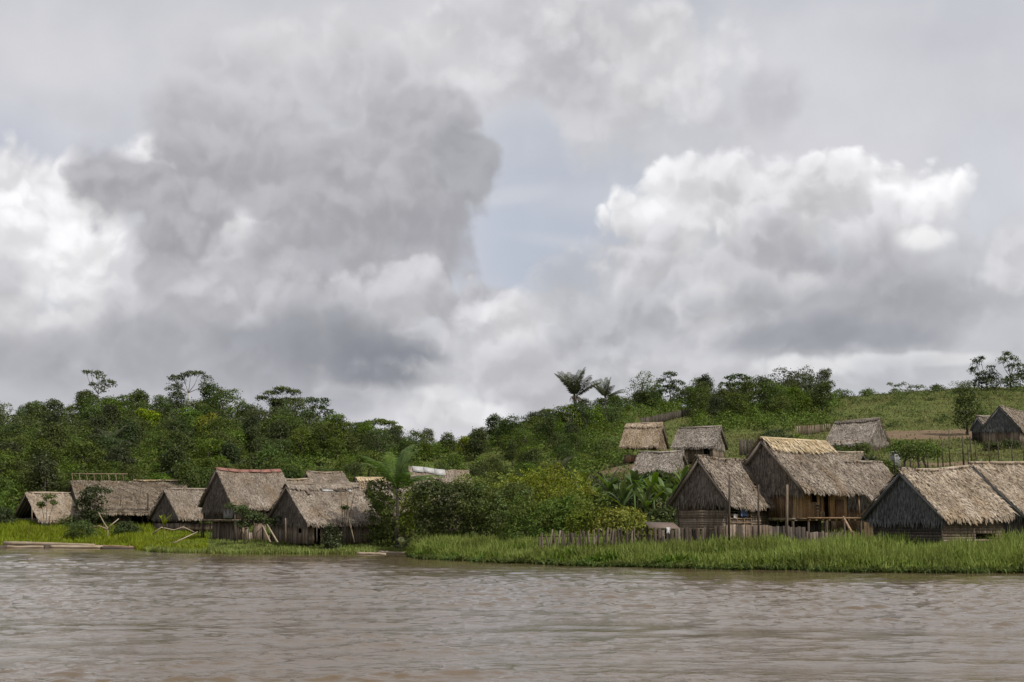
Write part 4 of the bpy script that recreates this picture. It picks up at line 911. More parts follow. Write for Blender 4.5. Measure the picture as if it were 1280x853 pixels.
for i, (px, Y, h, lb) in enumerate(BN): banana_plant('banana_plant', lb, px, Y, h+.5, 13, 2.7, .55, 400+i, elv=(.7, 1.5), group='banana grove beside the stilt hut')
banana_plant('taro_plant', 'big pale elephant-ear leaves under the young light green palm', 505, 127, .9, 7, 1.5, .75, 420, mat='leaf_pale', cat='plant', r0=.05, elv=(.3, 1.2))
banana_plant('banana_sapling', 'small bright green banana sapling in front of the brown hut', 208, 150, 1.7, 7, 1.5, .5, 421, mat='leaf_bright', cat='banana plant', r0=.06, elv=(.9, 1.45), droop=.6)
banana_plant('banana_sapling', 'tiny banana sapling in the grass before the paling fence', 935, 94.5, .4, 5, .9, .25, 422, cat='banana plant', r0=.04)

# ------------------------------------------------------------------ bushes and small trees of the village
def bush(name, label, px, Y, w, h, seed, mat, leaf=.26, sprays=500, nl=9, cat='bush', per=7, base=.02, depth=.8, group=None, lobes=None, **kw):
    rs = np.random.default_rng(seed); lobes = lobes or rand_lobes(rs, w, h*base, h*.92, nl)
    if w > 3: lobes = lobes+[(x_*w*.3, -.3*w*.3, h*.2, w*.2, w*.2, h*.22) for x_ in (-1, -.35, .35, 1)]; sprays = int(sprays*1.35)
    V, Q = crown(rs, lobes, sprays, per, leaf, spread=.2, **kw); V = V*np.array([1, depth, 1])
    t = limb_mesh(rs, 'stem', h*.6, .06+.01*h, [l[:3] for l in lobes[1:6]])
    g = ground_at(px, Y)
    return plant(name, make_proto(t, mesh_np('foliage', V, Q, M[mat]), h), g, 1.0, 0, label, cat, group, 'foliage', 'stem')
def hpy(px, Y, top_py): return zat(top_py, Y)-ground_at(px, Y).z
bush('large_bush', 'large dark glossy bush right of the young palm', 568, 120, 6.2, hpy(568, 120, 592), 501, 'leaf', .26, 1500, 12)
bush('large_bush', 'deep green bush between the dark glossy one and the paling fence', 622, 119, 6.0, hpy(622, 119, 600), 502, 'leaf_bush', .24, 1300, 12)
bush('hedge_bush', 'tall yellow-green bush behind the dark glossy one', 600, 127, 6.0, hpy(600, 127, 584), 503, 'leaf_bright', .26, 800, 12)
bush('hedge_bush', 'yellow-green bush with the highest top in the thicket', 655, 130, 7.0, hpy(655, 130, 576), 504, 'leaf_yellow', .26, 950, 13)
bush('hedge_bush', 'yellow-green bush sloping down towards the banana plants', 700, 127, 7.0, hpy(700, 127, 586), 505, 'leaf_yellow', .26, 950, 13)
bush('leafy_bush', 'mid green bush behind the left part of the paling fence', 676, 112, 5.4, hpy(676, 112, 622), 506, 'leaf_bush', .25, 750, 10)
bush('leafy_bush', 'olive bush above the middle of the paling fence', 716, 113, 5.2, hpy(716, 113, 612), 507, 'leaf_bush', .25, 650, 10)
bush('round_bush', 'rounded light green bush at the right of the thicket', 776, 108, 5.0, hpy(776, 108, 621), 508, 'leaf_bright', .25, 850, 9, lobes=[(0,0,1.3,2.2,2.0,1.5),(-1.3,-.3,1.0,1.2,1.2,1.1),(1.3,-.2,.9,1.1,1.2,1.0),(.3,-.2,1.9,1.3,1.3,.9)])
bush('round_bush', 'smaller rounded bush left of the light green one', 738, 109, 3.4, hpy(738, 109, 634), 509, 'leaf_bush', .25, 520, 7)
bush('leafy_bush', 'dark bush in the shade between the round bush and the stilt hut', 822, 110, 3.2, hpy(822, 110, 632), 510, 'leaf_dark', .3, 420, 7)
bush('palm_side_bush', 'dense green bush at the foot of the young palm', 495, 134, 5.4, hpy(495, 134, 574), 511, 'leaf', .28, 1000, 12)
bush('palm_side_bush', 'thin green bush right of the patched plank hut', 480, 138, 3.6, hpy(480, 138, 606), 512, 'leaf', .30, 420, 8)
bush('palm_side_bush', 'bush joining the young palm and the dark glossy bush', 532, 128, 4.6, hpy(532, 128, 604), 513, 'leaf_bush', .27, 560, 9)
bush('bank_bush', 'low dark bush rooted in the grass in front of the patched plank hut', 415, 131, 2.0, hpy(415, 131, 650), 514, 'leaf_dark', .24, 220, 6)
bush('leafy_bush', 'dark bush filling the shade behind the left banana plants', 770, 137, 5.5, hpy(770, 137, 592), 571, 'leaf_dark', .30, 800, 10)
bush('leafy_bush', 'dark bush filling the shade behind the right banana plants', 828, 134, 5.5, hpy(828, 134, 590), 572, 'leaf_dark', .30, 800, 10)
for i, (px, Y, w, tp, mt, lb) in enumerate(((862,140,4,580,'leaf_bright','bright bush between the slope roofs and the stilt hut'),(888,138,3.6,583,'leaf','green bush above the ridge of the stilt hut'),(915,150,4,580,'leaf_olive','olive bush left of the golden ridge'),
      (968,186,5.2,531,'leaf_dark','dark bush above the golden ridge'),(1010,190,4.2,545,'leaf_bright','light green bush right above the golden ridge'),(1036,168,4.4,556,'leaf_dark','dark bush in front of the left end of the weathered hut'),(1060,165,5,562,'leaf','bush in front of the middle of the weathered hut'),
      (1086,160,4.4,572,'leaf_dark','bush in front of the gable of the weathered hut'),(1105,156,3.6,578,'leaf','bush beside the grey privy'),(760,215,5,545,'leaf_olive','scrubby bush left of the golden brown hut'),(1262,192,3,552,'leaf_dark','low plants along the wall of the gabled house'),(1240,190,2.6,553,'leaf_dark','low plants under the shed end of the gabled house'))):
    bush('hillside_bush', lb, px, Y, w, max(1.0, hpy(px, Y, tp)), 520+i, mt, .30, int(70*w), 7)
bush('small_tree', 'leafy dark small tree in front of the left end of the long hut', 121, 168, 3.6, hpy(121, 168, 598), 540, 'leaf_dark', .34, 330, 8, cat='tree', base=.25)
bush('shrub', 'low tangled shrub under the leafy small tree', 112, 164, 4.6, 1.7, 541, 'leaf_olive', .26, 380, 8)
bush('shrub', 'low shrub beside the forked bare stem', 165, 165, 3.6, 1.5, 542, 'leaf_olive', .26, 280, 7)
bush('shrub', 'leafy shrub at the right end of the straw-coloured hut', 92, 172, 3.0, 2.2, 543, 'leaf', .26, 280, 7)
bush('shrub', 'dark shrub at the left end of the straw-coloured hut', 10, 175, 4.0, 2.8, 544, 'leaf_dark', .28, 360, 7)
def sapling(name, label, px, Y, top_py, stems, seed, mat='leaf_olive', leaf=.26, bark='bark', dens=14, cat='sapling'):
    """thin stems with a few leaf clumps: stems are (x offset at the top, height share, clump radius)"""
    rs = np.random.default_rng(seed); g = ground_at(px, Y); h = zat(top_py, Y)-g.z; mb = MB(); vs, qs, n = [], [], 0
    for (x, f, r) in stems:
        mb.tube([(x*.3, 0, -.3), (x*.4, .05, h*f*.5), (x, 0, h*f)], [.045, .035, .02], 5)
        if r > 0:
            for q in range(3):
                V, Q = crown(rs, [(x+rs.normal(0, r*.5), rs.normal(0, r*.4), h*f-rs.uniform(0, r), r, r, r*.6)], int(dens*r*2+4), 6, leaf, spread=.14, inner=.4); vs.append(V); qs.append(Q+n); n += len(V)
    r_ = empty(name, g); tag(r_, label, cat); link('stem', mb.mesh('stem', M[bark]), r_)
    if vs: link('foliage', mesh_np('foliage', np.concatenate(vs), np.concatenate(qs), M[mat]), r_)
    return r_
sapling('papaya_sapling', 'three thin young stems in front of the straw-coloured hut', 62, 170, 620, [(-.7,.8,.35),(0,1,.45),(.9,.85,.3)], 551, mat='leaf_olive')
sapling('young_tree', 'thin young tree with drooping olive leaves before the red-ridged house', 312, 137, 634, [(-.6,.95,.6),(.3,.85,.7),(1.2,.8,.55),(2.2,.7,.5),(-.9,.6,.5)], 552, mat='leaf_olive', dens=24, leaf=.24)
sapling('young_tree', 'spindly climbing plant on the left corner of the red-ridged house wall', 298, 139, 626, [(-.3,.9,.45),(.5,.8,.4)], 553, mat='leaf_olive', dens=14, leaf=.22)
sapling('bare_sapling', 'bare twiggy sapling in front of the patched roof', 432, 133, 612, [(-.4,1,0),(.3,.85,0),(.9,.95,0),(0,.7,.12)], 554)
def bare(name, label, px, Y, segs, mat='pale_wood', r=.09, cat='stem'):
    g = ground_at(px, Y); r_ = MB()
    for pts in segs: r_.tube(pts, [r*(1-.5*i/(len(pts)-1)) for i in range(len(pts))], 6)
    o = r_.build(name, M[mat]); o.location = g; return tag(o, label, cat)
bare('forked_stem', 'pale forked bare stem in the shrubs before the long hut', 139, 163, [[(0,0,-.3),(0,0,1.4),(-.5,0,2.1),(-1.1,0,3.2)],[(0,0,1.3),(.5,0,1.9),(1.2,0,2.5)],[(0,0,1.3),(-1,0,1.7),(-2.2,0,1.4)]], cat='bare plant')
# two small trees with bare trunks before the field fence
for i, (px, Y, tp, w, lb) in enumerate(((1130,152,549,3.4,'left small tree with a bare trunk beside the grey privy'),(1146,150,553,3.4,'right small tree with a bare trunk left of the field fence'),(1158,160,553,2.6,'smallest of the bare-trunked trees by the field fence'))):
    g_, h_ = upright(px, Y, tp)
    plant('small_tree', forest_proto(560+i, w, h_, 'leaf', lobes=[(0,0,h_*.78,w*.42,w*.42,h_*.16),(w*.3,0,h_*.66,w*.3,w*.3,h_*.14),(-w*.3,.2,h_*.68,w*.3,w*.3,h_*.13)], sprays=210, leaf=.28), g_, label=lb, group='bare-trunked trees by the field fence')

# ------------------------------------------------------------------ grass
def blades(name, pts, h, w, mat, label, rs, lean=.45, zoff=0.0, cat='grass', broad=1.0):
    pts = np.asarray(pts, float); n = len(pts); z = np.maximum(gz(pts[:, 0], pts[:, 1]), -0.05)+zoff; b = np.column_stack([pts, z])
    h = np.asarray(h)*rs.uniform(.55, 1.15, n); a = rs.uniform(0, 6.28, n); ln = np.abs(rs.normal(0, lean, n))
    d = np.column_stack([np.cos(a), np.sin(a), np.zeros(n)]); f = rs.uniform(0, 6.28, n); s = np.column_stack([np.cos(f), np.sin(f), np.zeros(n)])*(w*rs.uniform(.6, 1.3, n))[:, None]/2
    up = np.array([0, 0, 1.0]); m_ = b+d*(h*ln*.3)[:, None]+up*(h*.55)[:, None]; e = b+d*(h*ln)[:, None]+up*(h*np.maximum(.35, 1-.45*ln))[:, None]
    V = np.stack([b-s*.7, b+s*.7, m_+s*broad, m_-s*broad, e+s*.12, e-s*.12], 1).reshape(-1, 3); k = np.arange(n)[:, None]*6
    o = link(name, mesh_np(name, V, np.concatenate([k+np.array([0, 1, 2, 3]), k+np.array([3, 2, 4, 5])]), M[mat])); return tag(o, label, cat, kind='stuff')
rg = np.random.default_rng(88)
def strip_pts(n, px0, px1, t0, t1, bias=1.0):
    """points in a belt behind the water's edge, t metres inland"""
    x0, x1 = (px0-640)*110/F, (px1-640)*110/F
    pts = []; 
    while len(pts) < n:
        u = rg.uniform(px0, px1, n); Y = rg.uniform(70, 185, n)
        x = (u-640)*Y/F; t = Y-bank_y(x); ok = (t > t0+0.55*np.sin(x*.9+1.2*np.sin(x*.31))+.3*np.sin(x*3.1)) & (t < t1); pts += list(zip(x[ok], Y[ok]))
    return np.array(pts[:n])
def clumpy(p, s=.8): return (np.sin(p[:, 0]*s+1.3*np.sin(p[:, 1]*s*.7))*np.sin(p[:, 1]*s*1.1+.8*np.sin(p[:, 0]*s*1.3)))
p = strip_pts(78000, 512, 1420, -1.1, 11.5); t_ = p[:, 1]-bank_y(p[:, 0]); px = 640+p[:, 0]/p[:, 1]*F
hh = (0.55+np.clip(t_+1, 0, 3)*.22)*(1+.22*clumpy(p))*np.interp(px, [512, 700, 1100, 1300], [.75, .85, 1.05, 1.3]); hh *= (1+.25*clumpy(p, .33))*np.where(t_ > 7, .8, 1)*1.08
blades('bank_grass', p, hh, .068, 'grass', 'tall bright green grass along the near right bank', rg)
p = strip_pts(15000, 510, 1420, -1.7, 0.6); blades('floating_plants', p, .42+.1*clumpy(p, 1.5), .09, 'grass_dark', 'floating water plants fringing the right bank', rg, lean=.8, broad=1.5, cat='water plants', zoff=.02)
p = strip_pts(16000, 510, 1420, -.6, 6); blades('broad_weeds', p, .75+.3*clumpy(p, .7), .13, 'grass_dark', 'broad-leaved weeds among the grass of the right bank', rg, lean=.7, broad=1.3, cat='weeds')
p = strip_pts(42000, 185, 520, -.9, 16); t_ = p[:, 1]-bank_y(p[:, 0]); blades('short_grass', p, (.42+.12*clumpy(p))*(1+.3*(t_ < 2)), .075, 'grass', 'short green grass on the left bank below the huts', rg)
p = strip_pts(40000, -70, 262, -.4, 19); t_ = p[:, 1]-bank_y(p[:, 0]); px = 640+p[:, 0]/p[:, 1]*F
blades('reed_grass', p, (.95+.25*clumpy(p, .6))*np.where(px > 195, .65, 1.0)*np.where(t_ < 1.5, .7, 1), .085, 'grass', 'tall bright grass behind the log raft', rg)
pm = []
while len(pm) < 70000:
    u = rg.uniform(690, 1420, 60000); Y = rg.uniform(104, 335, 60000)**1.0; x = (u-640)*Y/F; pm += list(zip(x, Y))
pm = np.array(pm[:70000]); bare_ = np.zeros(len(pm), bool)
for px_c, Yc, rx, ry in ((1150,222,13,7),(1190,214,9,5),(795,186,9,5),(1260,168,12,4)):
    bare_ |= (((pm[:, 0]-(px_c-640)*Yc/F)/rx)**2+((pm[:, 1]-Yc)/ry)**2) < 1.0+.4*clumpy(pm)
pm = pm[~bare_ | (rg.random(len(pm)) < .08)]
blades('meadow_grass', pm, .38+.16*clumpy(pm, .35), .17, 'meadow', 'rough meadow grass over the right hill', rg, lean=.6)
p = np.array(zone(230, 520, 150, 186, .35)); blades('yard_grass', p, .45, .10, 'grass_dark', 'rough grass between the left huts', rg)
# ------------------------------------------------------------------ fences
def zt(px, py, Y): return zat(py, Y)
def paling_fence(name, label, px0, Y0, py0, px1, Y1, py1, seed, w=.13, gap=.35, mat='plank', lean=.06, hvar=.18, cat='fence', thick=.03, rails=2):
    """upright palings between two points; py is the photo row of the tops"""
    rs = np.random.default_rng(seed); a = at(px0, py0, Y0); b = at(px1, py1, Y1); g0, g1 = gz1(a.x, Y0), gz1(b.x, Y1)
    root = empty(name, (a.x, a.y, g0)); tag(root, label, cat, 'wooden fences of the village')
    d = Vector((b.x-a.x, b.y-a.y, 0)); L = d.length; d.normalize(); n = Vector((d.y, -d.x, 0)); mb = MB(); s = 0
    while s < L:
        ww = w*rs.uniform(.6, 1.4); f = s/L; top = (a.z*(1-f)+b.z*f)-g0+rs.uniform(-hvar, hvar*.6); bot = (g1-g0)*f-.3
        l = rs.normal(0, lean); t = thick*rs.uniform(.6, 1.4)
        p = d*s+n*rs.uniform(-.03, .03); q = p+d*l
        pts = []
        for c, z in ((p, bot), (q, top)):
            for (u, v) in ((0, -t), (ww, -t), (ww, t), (0, t)): e = c+d*u+n*v; pts.append((e.x, e.y, z+(rs.uniform(-.03, .03) if z == top else 0)))
        mb.raw(pts, [(0,3,2,1),(4,5,6,7),(0,1,5,4),(1,2,6,5),(2,3,7,6),(3,0,4,7)])
        s += ww*(1+gap*rs.uniform(0, 2))
    mb.build('palings', M[mat], root)
    for k in range(rails):
        mb = MB(); z0 = a.z-g0-.35-.55*k; mb.tube([-n*.07+Vector((0, 0, z0)), d*L-n*.07+Vector((0, 0, z0+b.z-a.z))], .035); mb.build('rail', M['pole'], root)
    return root
paling_fence('paling_fence', 'ragged paling fence in front of the thicket of bushes', 672, 103.5, 664.5, 812, 100.5, 663.5, 601, w=.11, gap=.45, lean=.2, hvar=.42, mat='plank_mid')
paling_fence('plank_fence', 'weathered upright plank fence below the wide dark gable', 818, 99, 661, 903, 97.5, 659, 602, w=.24, gap=.12, lean=.05, hvar=.14, mat='plank_mid')
paling_fence('plank_fence', 'brown close-boarded fence under the porch of the stilt hut', 904, 97.5, 656, 962, 97, 657, 603, w=.20, gap=.02, lean=.0, hvar=.03, mat='plank')
paling_fence('plank_fence', 'dark low board fence below the big stilt house', 963, 97.2, 658, 1006, 97.5, 659, 604, w=.18, gap=.05, lean=.01, hvar=.05, mat='plank_dark')
paling_fence('plank_fence', 'low grey boards behind the grass right of the dark board fence', 1008, 98, 665, 1052, 98.5, 666, 605, w=.22, gap=.1, lean=.02, hvar=.06, mat='plank_mid')
paling_fence('hill_fence', 'old brown paling fence climbing the slope above the two slope huts', 801, 262, 523, 889, 298, 506, 606, w=.09, gap=.8, lean=.1, hvar=.15, mat='plank_dark', rails=1)
paling_fence('hill_fence', 'grey brown fence behind the bushes left of the weathered hut', 994, 232, 533, 1038, 236, 530, 607, w=.09, gap=.8, lean=.04, hvar=.1, mat='plank', rails=1)
paling_fence('hill_fence', 'short grey fence right of the slope hut with the doorway', 924, 180, 549, 948, 182, 550, 608, w=.09, gap=.5, lean=.04, hvar=.15, mat='plank_dark', rails=1)
# field fence of tall thin posts and wire
root = empty('wire_fence', ground_at(1117, 158)); tag(root, 'thin post and wire fence round the upper field', 'fence', 'wooden fences of the village')
rsw = np.random.default_rng(9); tops = []
for (px, Y, tp) in ((1117,152,566),(1137,155,563),(1159,158,561),(1171,160,552),(1177,161,550),(1186,164,538),(1203,160,545),(1209,158,553),(1213,170,545),(1219,168,551),(1236,170,552),(1247,168,550),(1264,170,555),(1278,170,554)):
    g = ground_at(px, Y); b = at(px, tp, Y); p0 = g-root.location; p1 = b-root.location
    mb = MB(); mb.tube([p0+Vector((0, 0, -.3)), p0.lerp(p1, .5)+Vector((rsw.normal(0, .04), 0, 0)), p1], [.08 if px != 1203 else .12, .06 if px != 1203 else .1, .045 if px != 1203 else .08], 6); mb.build('post', M['pole'], root); tops.append(p1)
for f in (.35, .7):
    mb = MB()
    for a, b in zip(tops[:-1], tops[1:]): mb.tube([a-Vector((0, 0, 2.3*f)), (a+b)/2-Vector((0, 0, 2.3*f+.06)), b-Vector((0, 0, 2.3*f))], .012, 4)
    mb.build('wire', M['pole'], root)

# ------------------------------------------------------------------ poles, posts, planks
def pole(name, label, p0, p1, Y0, Y1=None, r=.06, mat='pole', cat='post', group=None, bend=0.0):
    Y1 = Y1 or Y0; a = at(p0[0], p0[1], Y0); b = at(p1[0], p1[1], Y1); mb = MB()
    m_ = (a+b)/2-a+Vector((bend, 0, 0)); mb.tube([Vector((0, 0, 0)), m_, b-a], [r, r*.9, r*.75], 7)
    o = mb.build(name, M[mat]); o.location = a; return tag(o, label, cat, group)
pole('tall_post', 'tall dark post at the near corner of the stilt hut, rising past its eave', (911,676), (912,593), 96.8, r=.085)
pole('tall_post', 'dark post in front of the right half of the stilt hut roof', (948,676), (948,606), 96.4, r=.08)
pole('tall_post', 'grey post between the stilt hut and the bamboo walled house', (983,676), (984,606), 97, r=.11, mat='plank')
pole('leaning_plank', 'plank leaning against the porch of the bamboo walled house', (1068,672), (1054,646), 97, 99.5, r=.09, mat='plank_warm', cat='plank')
pole('leaning_pole', 'long thin pole leaning against the long hut roof', (169,652), (179,597), 175, 181, r=.055)
pole('post', 'thick dark post before the right end of the long hut', (185,652), (185,617), 172, r=.12)
pole('post', 'thin post before the middle of the long hut', (151,652), (151,619), 174, r=.07)
pole('post', 'pale post at the open end of the straw-coloured hut', (40,653), (40,633), 172, r=.06, mat='pale_wood')
pole('stake', 'thin upright stake in the grass behind the log raft', (36,681), (37,655), 158.6, r=.035, cat='stake')
pole('fallen_pole', 'pale bamboo pole sloping down from the stilts of the red-ridged house', (217,679), (247,665), 138, 141, r=.06, mat='pale_wood', cat='pole')
pole('leaning_plank', 'left one of two boards leaning between the red-ridged house and the patched hut', (338,678), (328,657), 133, 135, r=.085, mat='pale_wood', cat='plank')
pole('leaning_plank', 'right one of two boards leaning between the red-ridged house and the patched hut', (347,678), (334,656), 132.5, 135, r=.085, mat='pale_wood', cat='plank')
pole('leaning_pole', 'pale pole leaning on the eave of the patched plank hut', (443,678), (434,640), 131.5, 132.5, r=.055, mat='pale_wood')
pole('post', 'grey post at the left corner of the patched plank hut', (357,678), (357,648), 133, r=.075, mat='plank')
pole('post', 'short post under the eave of the patched plank hut', (396,678), (396,655), 132, r=.06, mat='plank')
bare('bent_branch', 'pale crooked branch lying over the grass before the brown hut', 192, 160, [[(0,0,.4),(1.2,0,1.3),(2.6,0,1.0),(3.6,0,1.35),(4.8,0,.8)]], mat='pale_wood', r=.10, cat='branch')

# ------------------------------------------------------------------ log raft and driftwood
def log(name, label, px0, py0, px1, py1, Y0, Y1, r, mat='pale_wood', bend=0, cat='log', group=None):
    a = at(px0, py0, Y0); b = at(px1, py1, Y1); mb = MB(); n = 8; pts = []; rs = np.random.default_rng(int(px0+px1))
    for i in range(n+1): f = i/n; pts.append((b-a)*f+Vector((0, 0, bend*sin(pi*f)+rs.normal(0, .015))))
    mb.tube(pts, [r*(1.05-.25*i/n)*rs.uniform(.95, 1.05) for i in range(n+1)], 10)
    o = mb.build(name, M[mat], smooth=False); o.location = a; return tag(o, label, cat, group)
GL = 'logs of the raft moored at the left bank'
def wl(px, dy=0): return float(np.interp(px, [q[0] for q in BANK], [q[1] for q in BANK]))
def wY(px, py): return ground_hit(px, py).y
log('raft_log', 'long pale upper log of the raft at the left bank', 5, 679.3, 118, 682.2, 158.2, 155.5, .24, group=GL)
log('raft_log', 'front pale log of the raft reaching the left picture edge', -40, 684.3, 62, 684.2, 155.5, 154.8, .20, group=GL)
log('raft_log', 'front pale log of the raft, second from the left edge', 61, 684.0, 128, 683.9, 154.8, 154.2, .19, group=GL)
log('raft_log', 'orange brown log at the right end of the raft', 96, 682.6, 166, 684.3, 156.5, 153, .18, mat='plank_warm', group=GL)
log('raft_log', 'dark wet log under the right end of the raft', 126, 685.2, 168, 685.8, 152.6, 152, .15, mat='plank_dark', group=GL)
for i, px in enumerate((4, 60)):
    mb = MB(); p = at(px, 684, 154.3); mb.box(-.18, .18, -.5, 3.2, -.3, .28); o = mb.build('raft_crosspiece', M['pole']); o.location = (p.x, p.y-.4, 0.05); tag(o, ('dark crosspiece at the left end of the log raft', 'dark crosspiece in the middle of the log raft')[i], 'wood block')
def driftwood(name, label, px, py, w, seed, n=9, mat='pale_wood'):
    rs = np.random.default_rng(seed); p = ground_hit(px, py); mb = MB()
    for k in range(n):
        a = rs.uniform(-.4, 3.5); L = w*rs.uniform(.3, .6); x = rs.uniform(-.3, .3)*w
        mb.tube([(x, 0, .05), (x+cos(a)*L*.5, rs.uniform(-.4, .4), .25+abs(sin(a))*L*.25), (x+cos(a)*L, rs.uniform(-.8, .8), .1+abs(sin(a))*L*.35)], [.09, .06, .025], 5)
    mb.tube([(-w*.55, .1, .1), (0, 0, .18), (w*.55, -.2, .06)], [.1, .13, .07], 6)
    o = mb.build(name, M[mat]); o.location = (p.x, p.y+.2, 0); return tag(o, label, 'driftwood')
driftwood('driftwood', 'bleached tangle of roots at the water edge right of the log raft', 192, 684.5, 3.0, 71, 14)
log('driftwood', 'pale log floating at the point of the near bank, its left tip', 447, 692.4, 482, 692.9, wY(447, 693.2)-.3, wY(482, 693.6)-.3, .15, cat='driftwood')
log('driftwood', 'pale flat trunk beached where the taller grass begins', 474, 691.0, 513, 692.0, wY(474, 692.6)-.2, wY(513, 693.4)-.2, .17, cat='driftwood')

# ------------------------------------------------------------------ things about the huts
def local(H, name, label, cat, mat, fn):
    """a thing built in a hut's own axes"""
    o = MB(); fn(o); ob = o.build(name, M[mat]); ob.location = H['root'].location; ob.rotation_euler = H['root'].rotation_euler
    return tag(ob, label, cat)
# big stilt house: porch, chair, doorway frames
H = h14; ny = -1.0; by, bx0, bx1, fz = H['by'], H['bx0'], H['bx1'], H['fz']
mb = MB(); mb.box(bx0+.2, bx1+.1, -(by+1.25), -(by+.17), fz-.12, fz-.02)
for k in range(9): mb.tube([(bx0+.3+k*(bx1-bx0-.4)/8, -(by+1.35), fz-.17), (bx0+.3+k*(bx1-bx0-.4)/8, -by, fz-.17)], .045)
mb.tube([(bx0, -(by+1.3), fz-.02), (bx1+.2, -(by+1.3), fz-.02)], .07); mb.build('porch', M['plank_warm'], H['root'])
for k in range(4):
    mb = MB(); x = bx0+.3+k*(bx1-bx0-.3)/3; mb.tube([(x+.1*((k*37) % 3-1), -(by+1.2), -.6), (x, -(by+1.2), fz-.1)], [.09, .08]); mb.build('stilt', M['pole'], H['root'])
mb = MB(); mb.tube([(bx1-.1, -(by+1.15), fz), (bx1-.1, -(by+1.1), H['ze']+.1)], .07); mb.build('post', M['plank_warm'], H['root'])
for (s0, s1, z0, z1) in ((2.3,3.0,3.0,4.1),(3.8,4.6,1.85,4.15)):
    mb = MB(); y = -(by+.06)
    for q in (s0, s1): mb.box(bx0+q-.04, bx0+q+.04, y-.03, y+.03, z0, z1+.02)
    mb.box(bx0+s0-.04, bx0+s1+.04, y-.035, y+.025, z1+.02, z1+.1)
    if z0 > fz+.1: mb.box(bx0+s0-.04, bx0+s1+.04, y-.035, y+.025, z0-.08, z0)
    mb.build('door_frame' if z0 < fz+.1 else 'window_frame', M['plank_warm'], H['root'])
mb = MB(); mb.box(bx0+5.3, bx0+6.4, -(by+.10), -(by+.05), fz, fz+1.35); mb.build('shutter', M['plank_warm'], H['root'])
r = empty('wooden_chair', H['root'].matrix_basis.to_translation()+Matrix.Rotation(H['root'].rotation_euler.z, 3, 'Z') @ Vector((bx0+2.65, -(by+.55), fz-.02)), H['root'].rotation_euler.z)
tag(r, 'small dark wooden chair on the porch of the bamboo walled house', 'chair')
mb = MB(); mb.box(-.22, .22, -.22, .22, .42, .46); mb.build('seat', M['plank_dark'], r)
mb = MB(); mb.box(-.22, .22, .19, .22, .62, .72); mb.box(-.22, .22, .19, .22, .82, .95); mb.build('backrest', M['plank_dark'], r)
for x in (-.2, .2):
    for y in (-.2, .2): mb = MB(); mb.box(x-.02, x+.02, y-.02, y+.02, 0, .42 if y < 0 else .95); mb.build('leg', M['plank_dark'], r)
# under the house: hanging sacks, a lean wall of boards and a panel
mb = MB(); rs5 = np.random.default_rng(5); boards(mb, (bx0+.1, .2), (bx1-.1, .2), -.2, fz-.22, rs5, w=.25, ragged=.04); mb.build('back_boards', M['plank_dark'], H['root'])
# stilt hut: railing and washing
H = h13; by, bx0, bx1, fz = H['by'], H['bx0'], H['bx1'], H['fz']
mb = MB()
for z in (.35, .62, .88): mb.tube([(bx0+.1, -(by+.12), fz+z), (bx0+3.1, -(by+.12), fz+z)], .035)
for k in range(4): mb.tube([(bx0+.15+k*.95, -(by+.14), fz-.1), (bx0+.15+k*.95, -(by+.14), fz+.95)], .035)
mb.build('railing', M['plank_warm'], H['root'])
def cloth(mb, x0, x1, y, ztop, h, seed):
    rs = np.random.default_rng(seed); n = 8; V = []; Q = []
    for i in range(n+1):
        for j in range(5):
            f = j/4; V.append((x0+(x1-x0)*i/n+rs.normal(0, .015), y-.04-.06*sin(i*1.9)*f, ztop-h*f*(1-.15*sin(i*2.3))))
    for s, off in ((0, 0), (1, .02)):
        b = len(V)*0
    m_ = len(V); V += [(x, yy+.02, z) for (x, yy, z) in V]
    for i in range(n):
        for j in range(4): a = i*5+j; Q += [(a, a+5, a+6, a+1), (m_+a, m_+a+1, m_+a+6, m_+a+5)]
    mb.raw(V, Q)
local(H, 'hanging_cloth', 'blue cloth hung over the railing of the stilt hut', 'cloth', 'blue_cloth', lambda o: cloth(o, bx0+1.5, bx0+2.4, -(by+.17), fz+1.35, .55, 1))
local(H, 'hanging_cloth', 'small white cloth hung on the stilt hut railing left of the blue one', 'cloth', 'white_cloth', lambda o: cloth(o, bx0+.55, bx0+.85, -(by+.17), fz+.95, .28, 2))
local(H, 'hanging_cloth', 'pale cloth folded over the top of the blue cloth', 'cloth', 'white_cloth', lambda o: cloth(o, bx0+2.05, bx0+2.35, -(by+.22), fz+1.38, .22, 3))
mb = MB(); mb.tube([(bx0+1.3, -(by+.15), fz+1.36), (bx0+2.6, -(by+.15), fz+1.38)], .02); mb.tube([(bx0+1.3, -(by+.15), fz+.9), (bx0+1.3, -(by+.15), fz+1.38)], .03); mb.build('rail', M['pole'], H['root'])
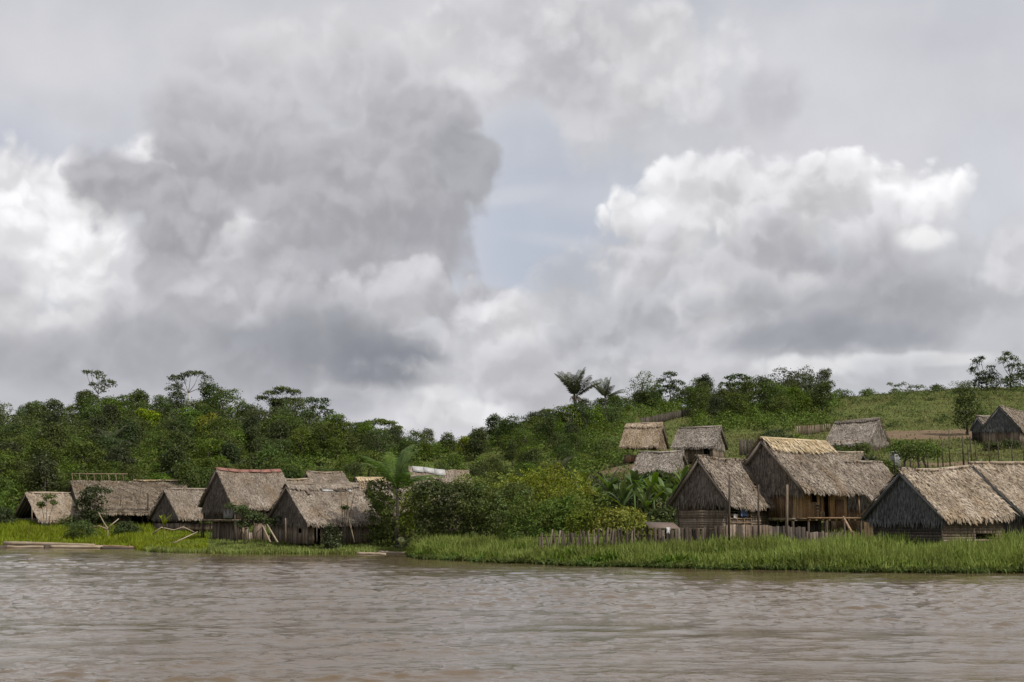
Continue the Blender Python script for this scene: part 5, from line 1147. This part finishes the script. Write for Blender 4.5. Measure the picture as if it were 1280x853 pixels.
# loose bits: white rag on the fence, sheet shelter, brown panel, privy
p = at(833, 664, 98.6); mb = MB(); cloth(mb, 0, .22, 0, 0, .4, 4); o = mb.build('white_rag', M['white_cloth']); o.location = p+Vector((0, -.1, .25)); tag(o, 'white rag on the left end of the weathered plank fence', 'rag')
a = at(812, 660, 99.6); mb = MB(); slab(mb, (0, 0, 0), (2.1, -.1, -.05), (1.8, 1.5, .35), (-.2, 1.5, .42), .03); o = mb.build('sheet_shelter_roof', M['rust_sheet'])
root = empty('sheet_shelter', (a.x, a.y, gz1(a.x, a.y))); tag(root, 'low rusty sheet shelter at the right end of the paling fence', 'shelter'); o.name = 'roof_sheet'; o.parent = root; o.location = (0, 0, a.z-root.location.z)
for (x, y) in ((.1, .1), (1.9, .05), (1.6, 1.35), (0, 1.35)):
    mb = MB(); mb.tube([(x, y, -.3), (x, y, a.z-root.location.z-.05+.2*(y > 1))], .05); mb.build('post', M['pole'], root)
p = at(1080, 653, 96.5); g = gz1(p.x, p.y); root = empty('board_panel', (p.x, p.y, g)); tag(root, 'plain brown board panel between the stilt house and the slate gabled hut', 'panel')
mb = MB(); w_ = at(1098, 653, 96.5).x-p.x; rs6 = np.random.default_rng(6)
for k in range(4): mb.box(k*w_/4+.003, (k+1)*w_/4-.003, -.02, .02, -.2, p.z-g+rs6.uniform(-.02, .02))
mb.build('panel', M['bamboo_wall'], root)
for x in (.05, w_-.05): mb = MB(); mb.tube([(x, .07, -.3), (x, .07, p.z-g)], .05); mb.build('post', M['pole'], root)
g = ground_at(1118, 158); root = empty('privy', g); tag(root, 'small grey board privy on the slope beside the bare-trunked trees', 'privy')
zt_ = zat(566, 158)-g.z; mb = MB(); rs8 = np.random.default_rng(8)
for (p0, p1) in (((-.4,-.4),(.4,-.4)),((.4,-.4),(.4,.4)),((.4,.4),(-.4,.4)),((-.4,.4),(-.4,-.4))): boards(mb, p0, p1, -.1, zt_, rs8, w=.18)
mb.build('wall', M['grey_sheet'], root); mb = MB(); slab(mb, (-.5,-.5,zt_+.05), (.5,-.5,zt_+.05), (.5,.5,zt_+.18), (-.5,.5,zt_+.18), .03); mb.build('roof', M['grey_sheet'], root)
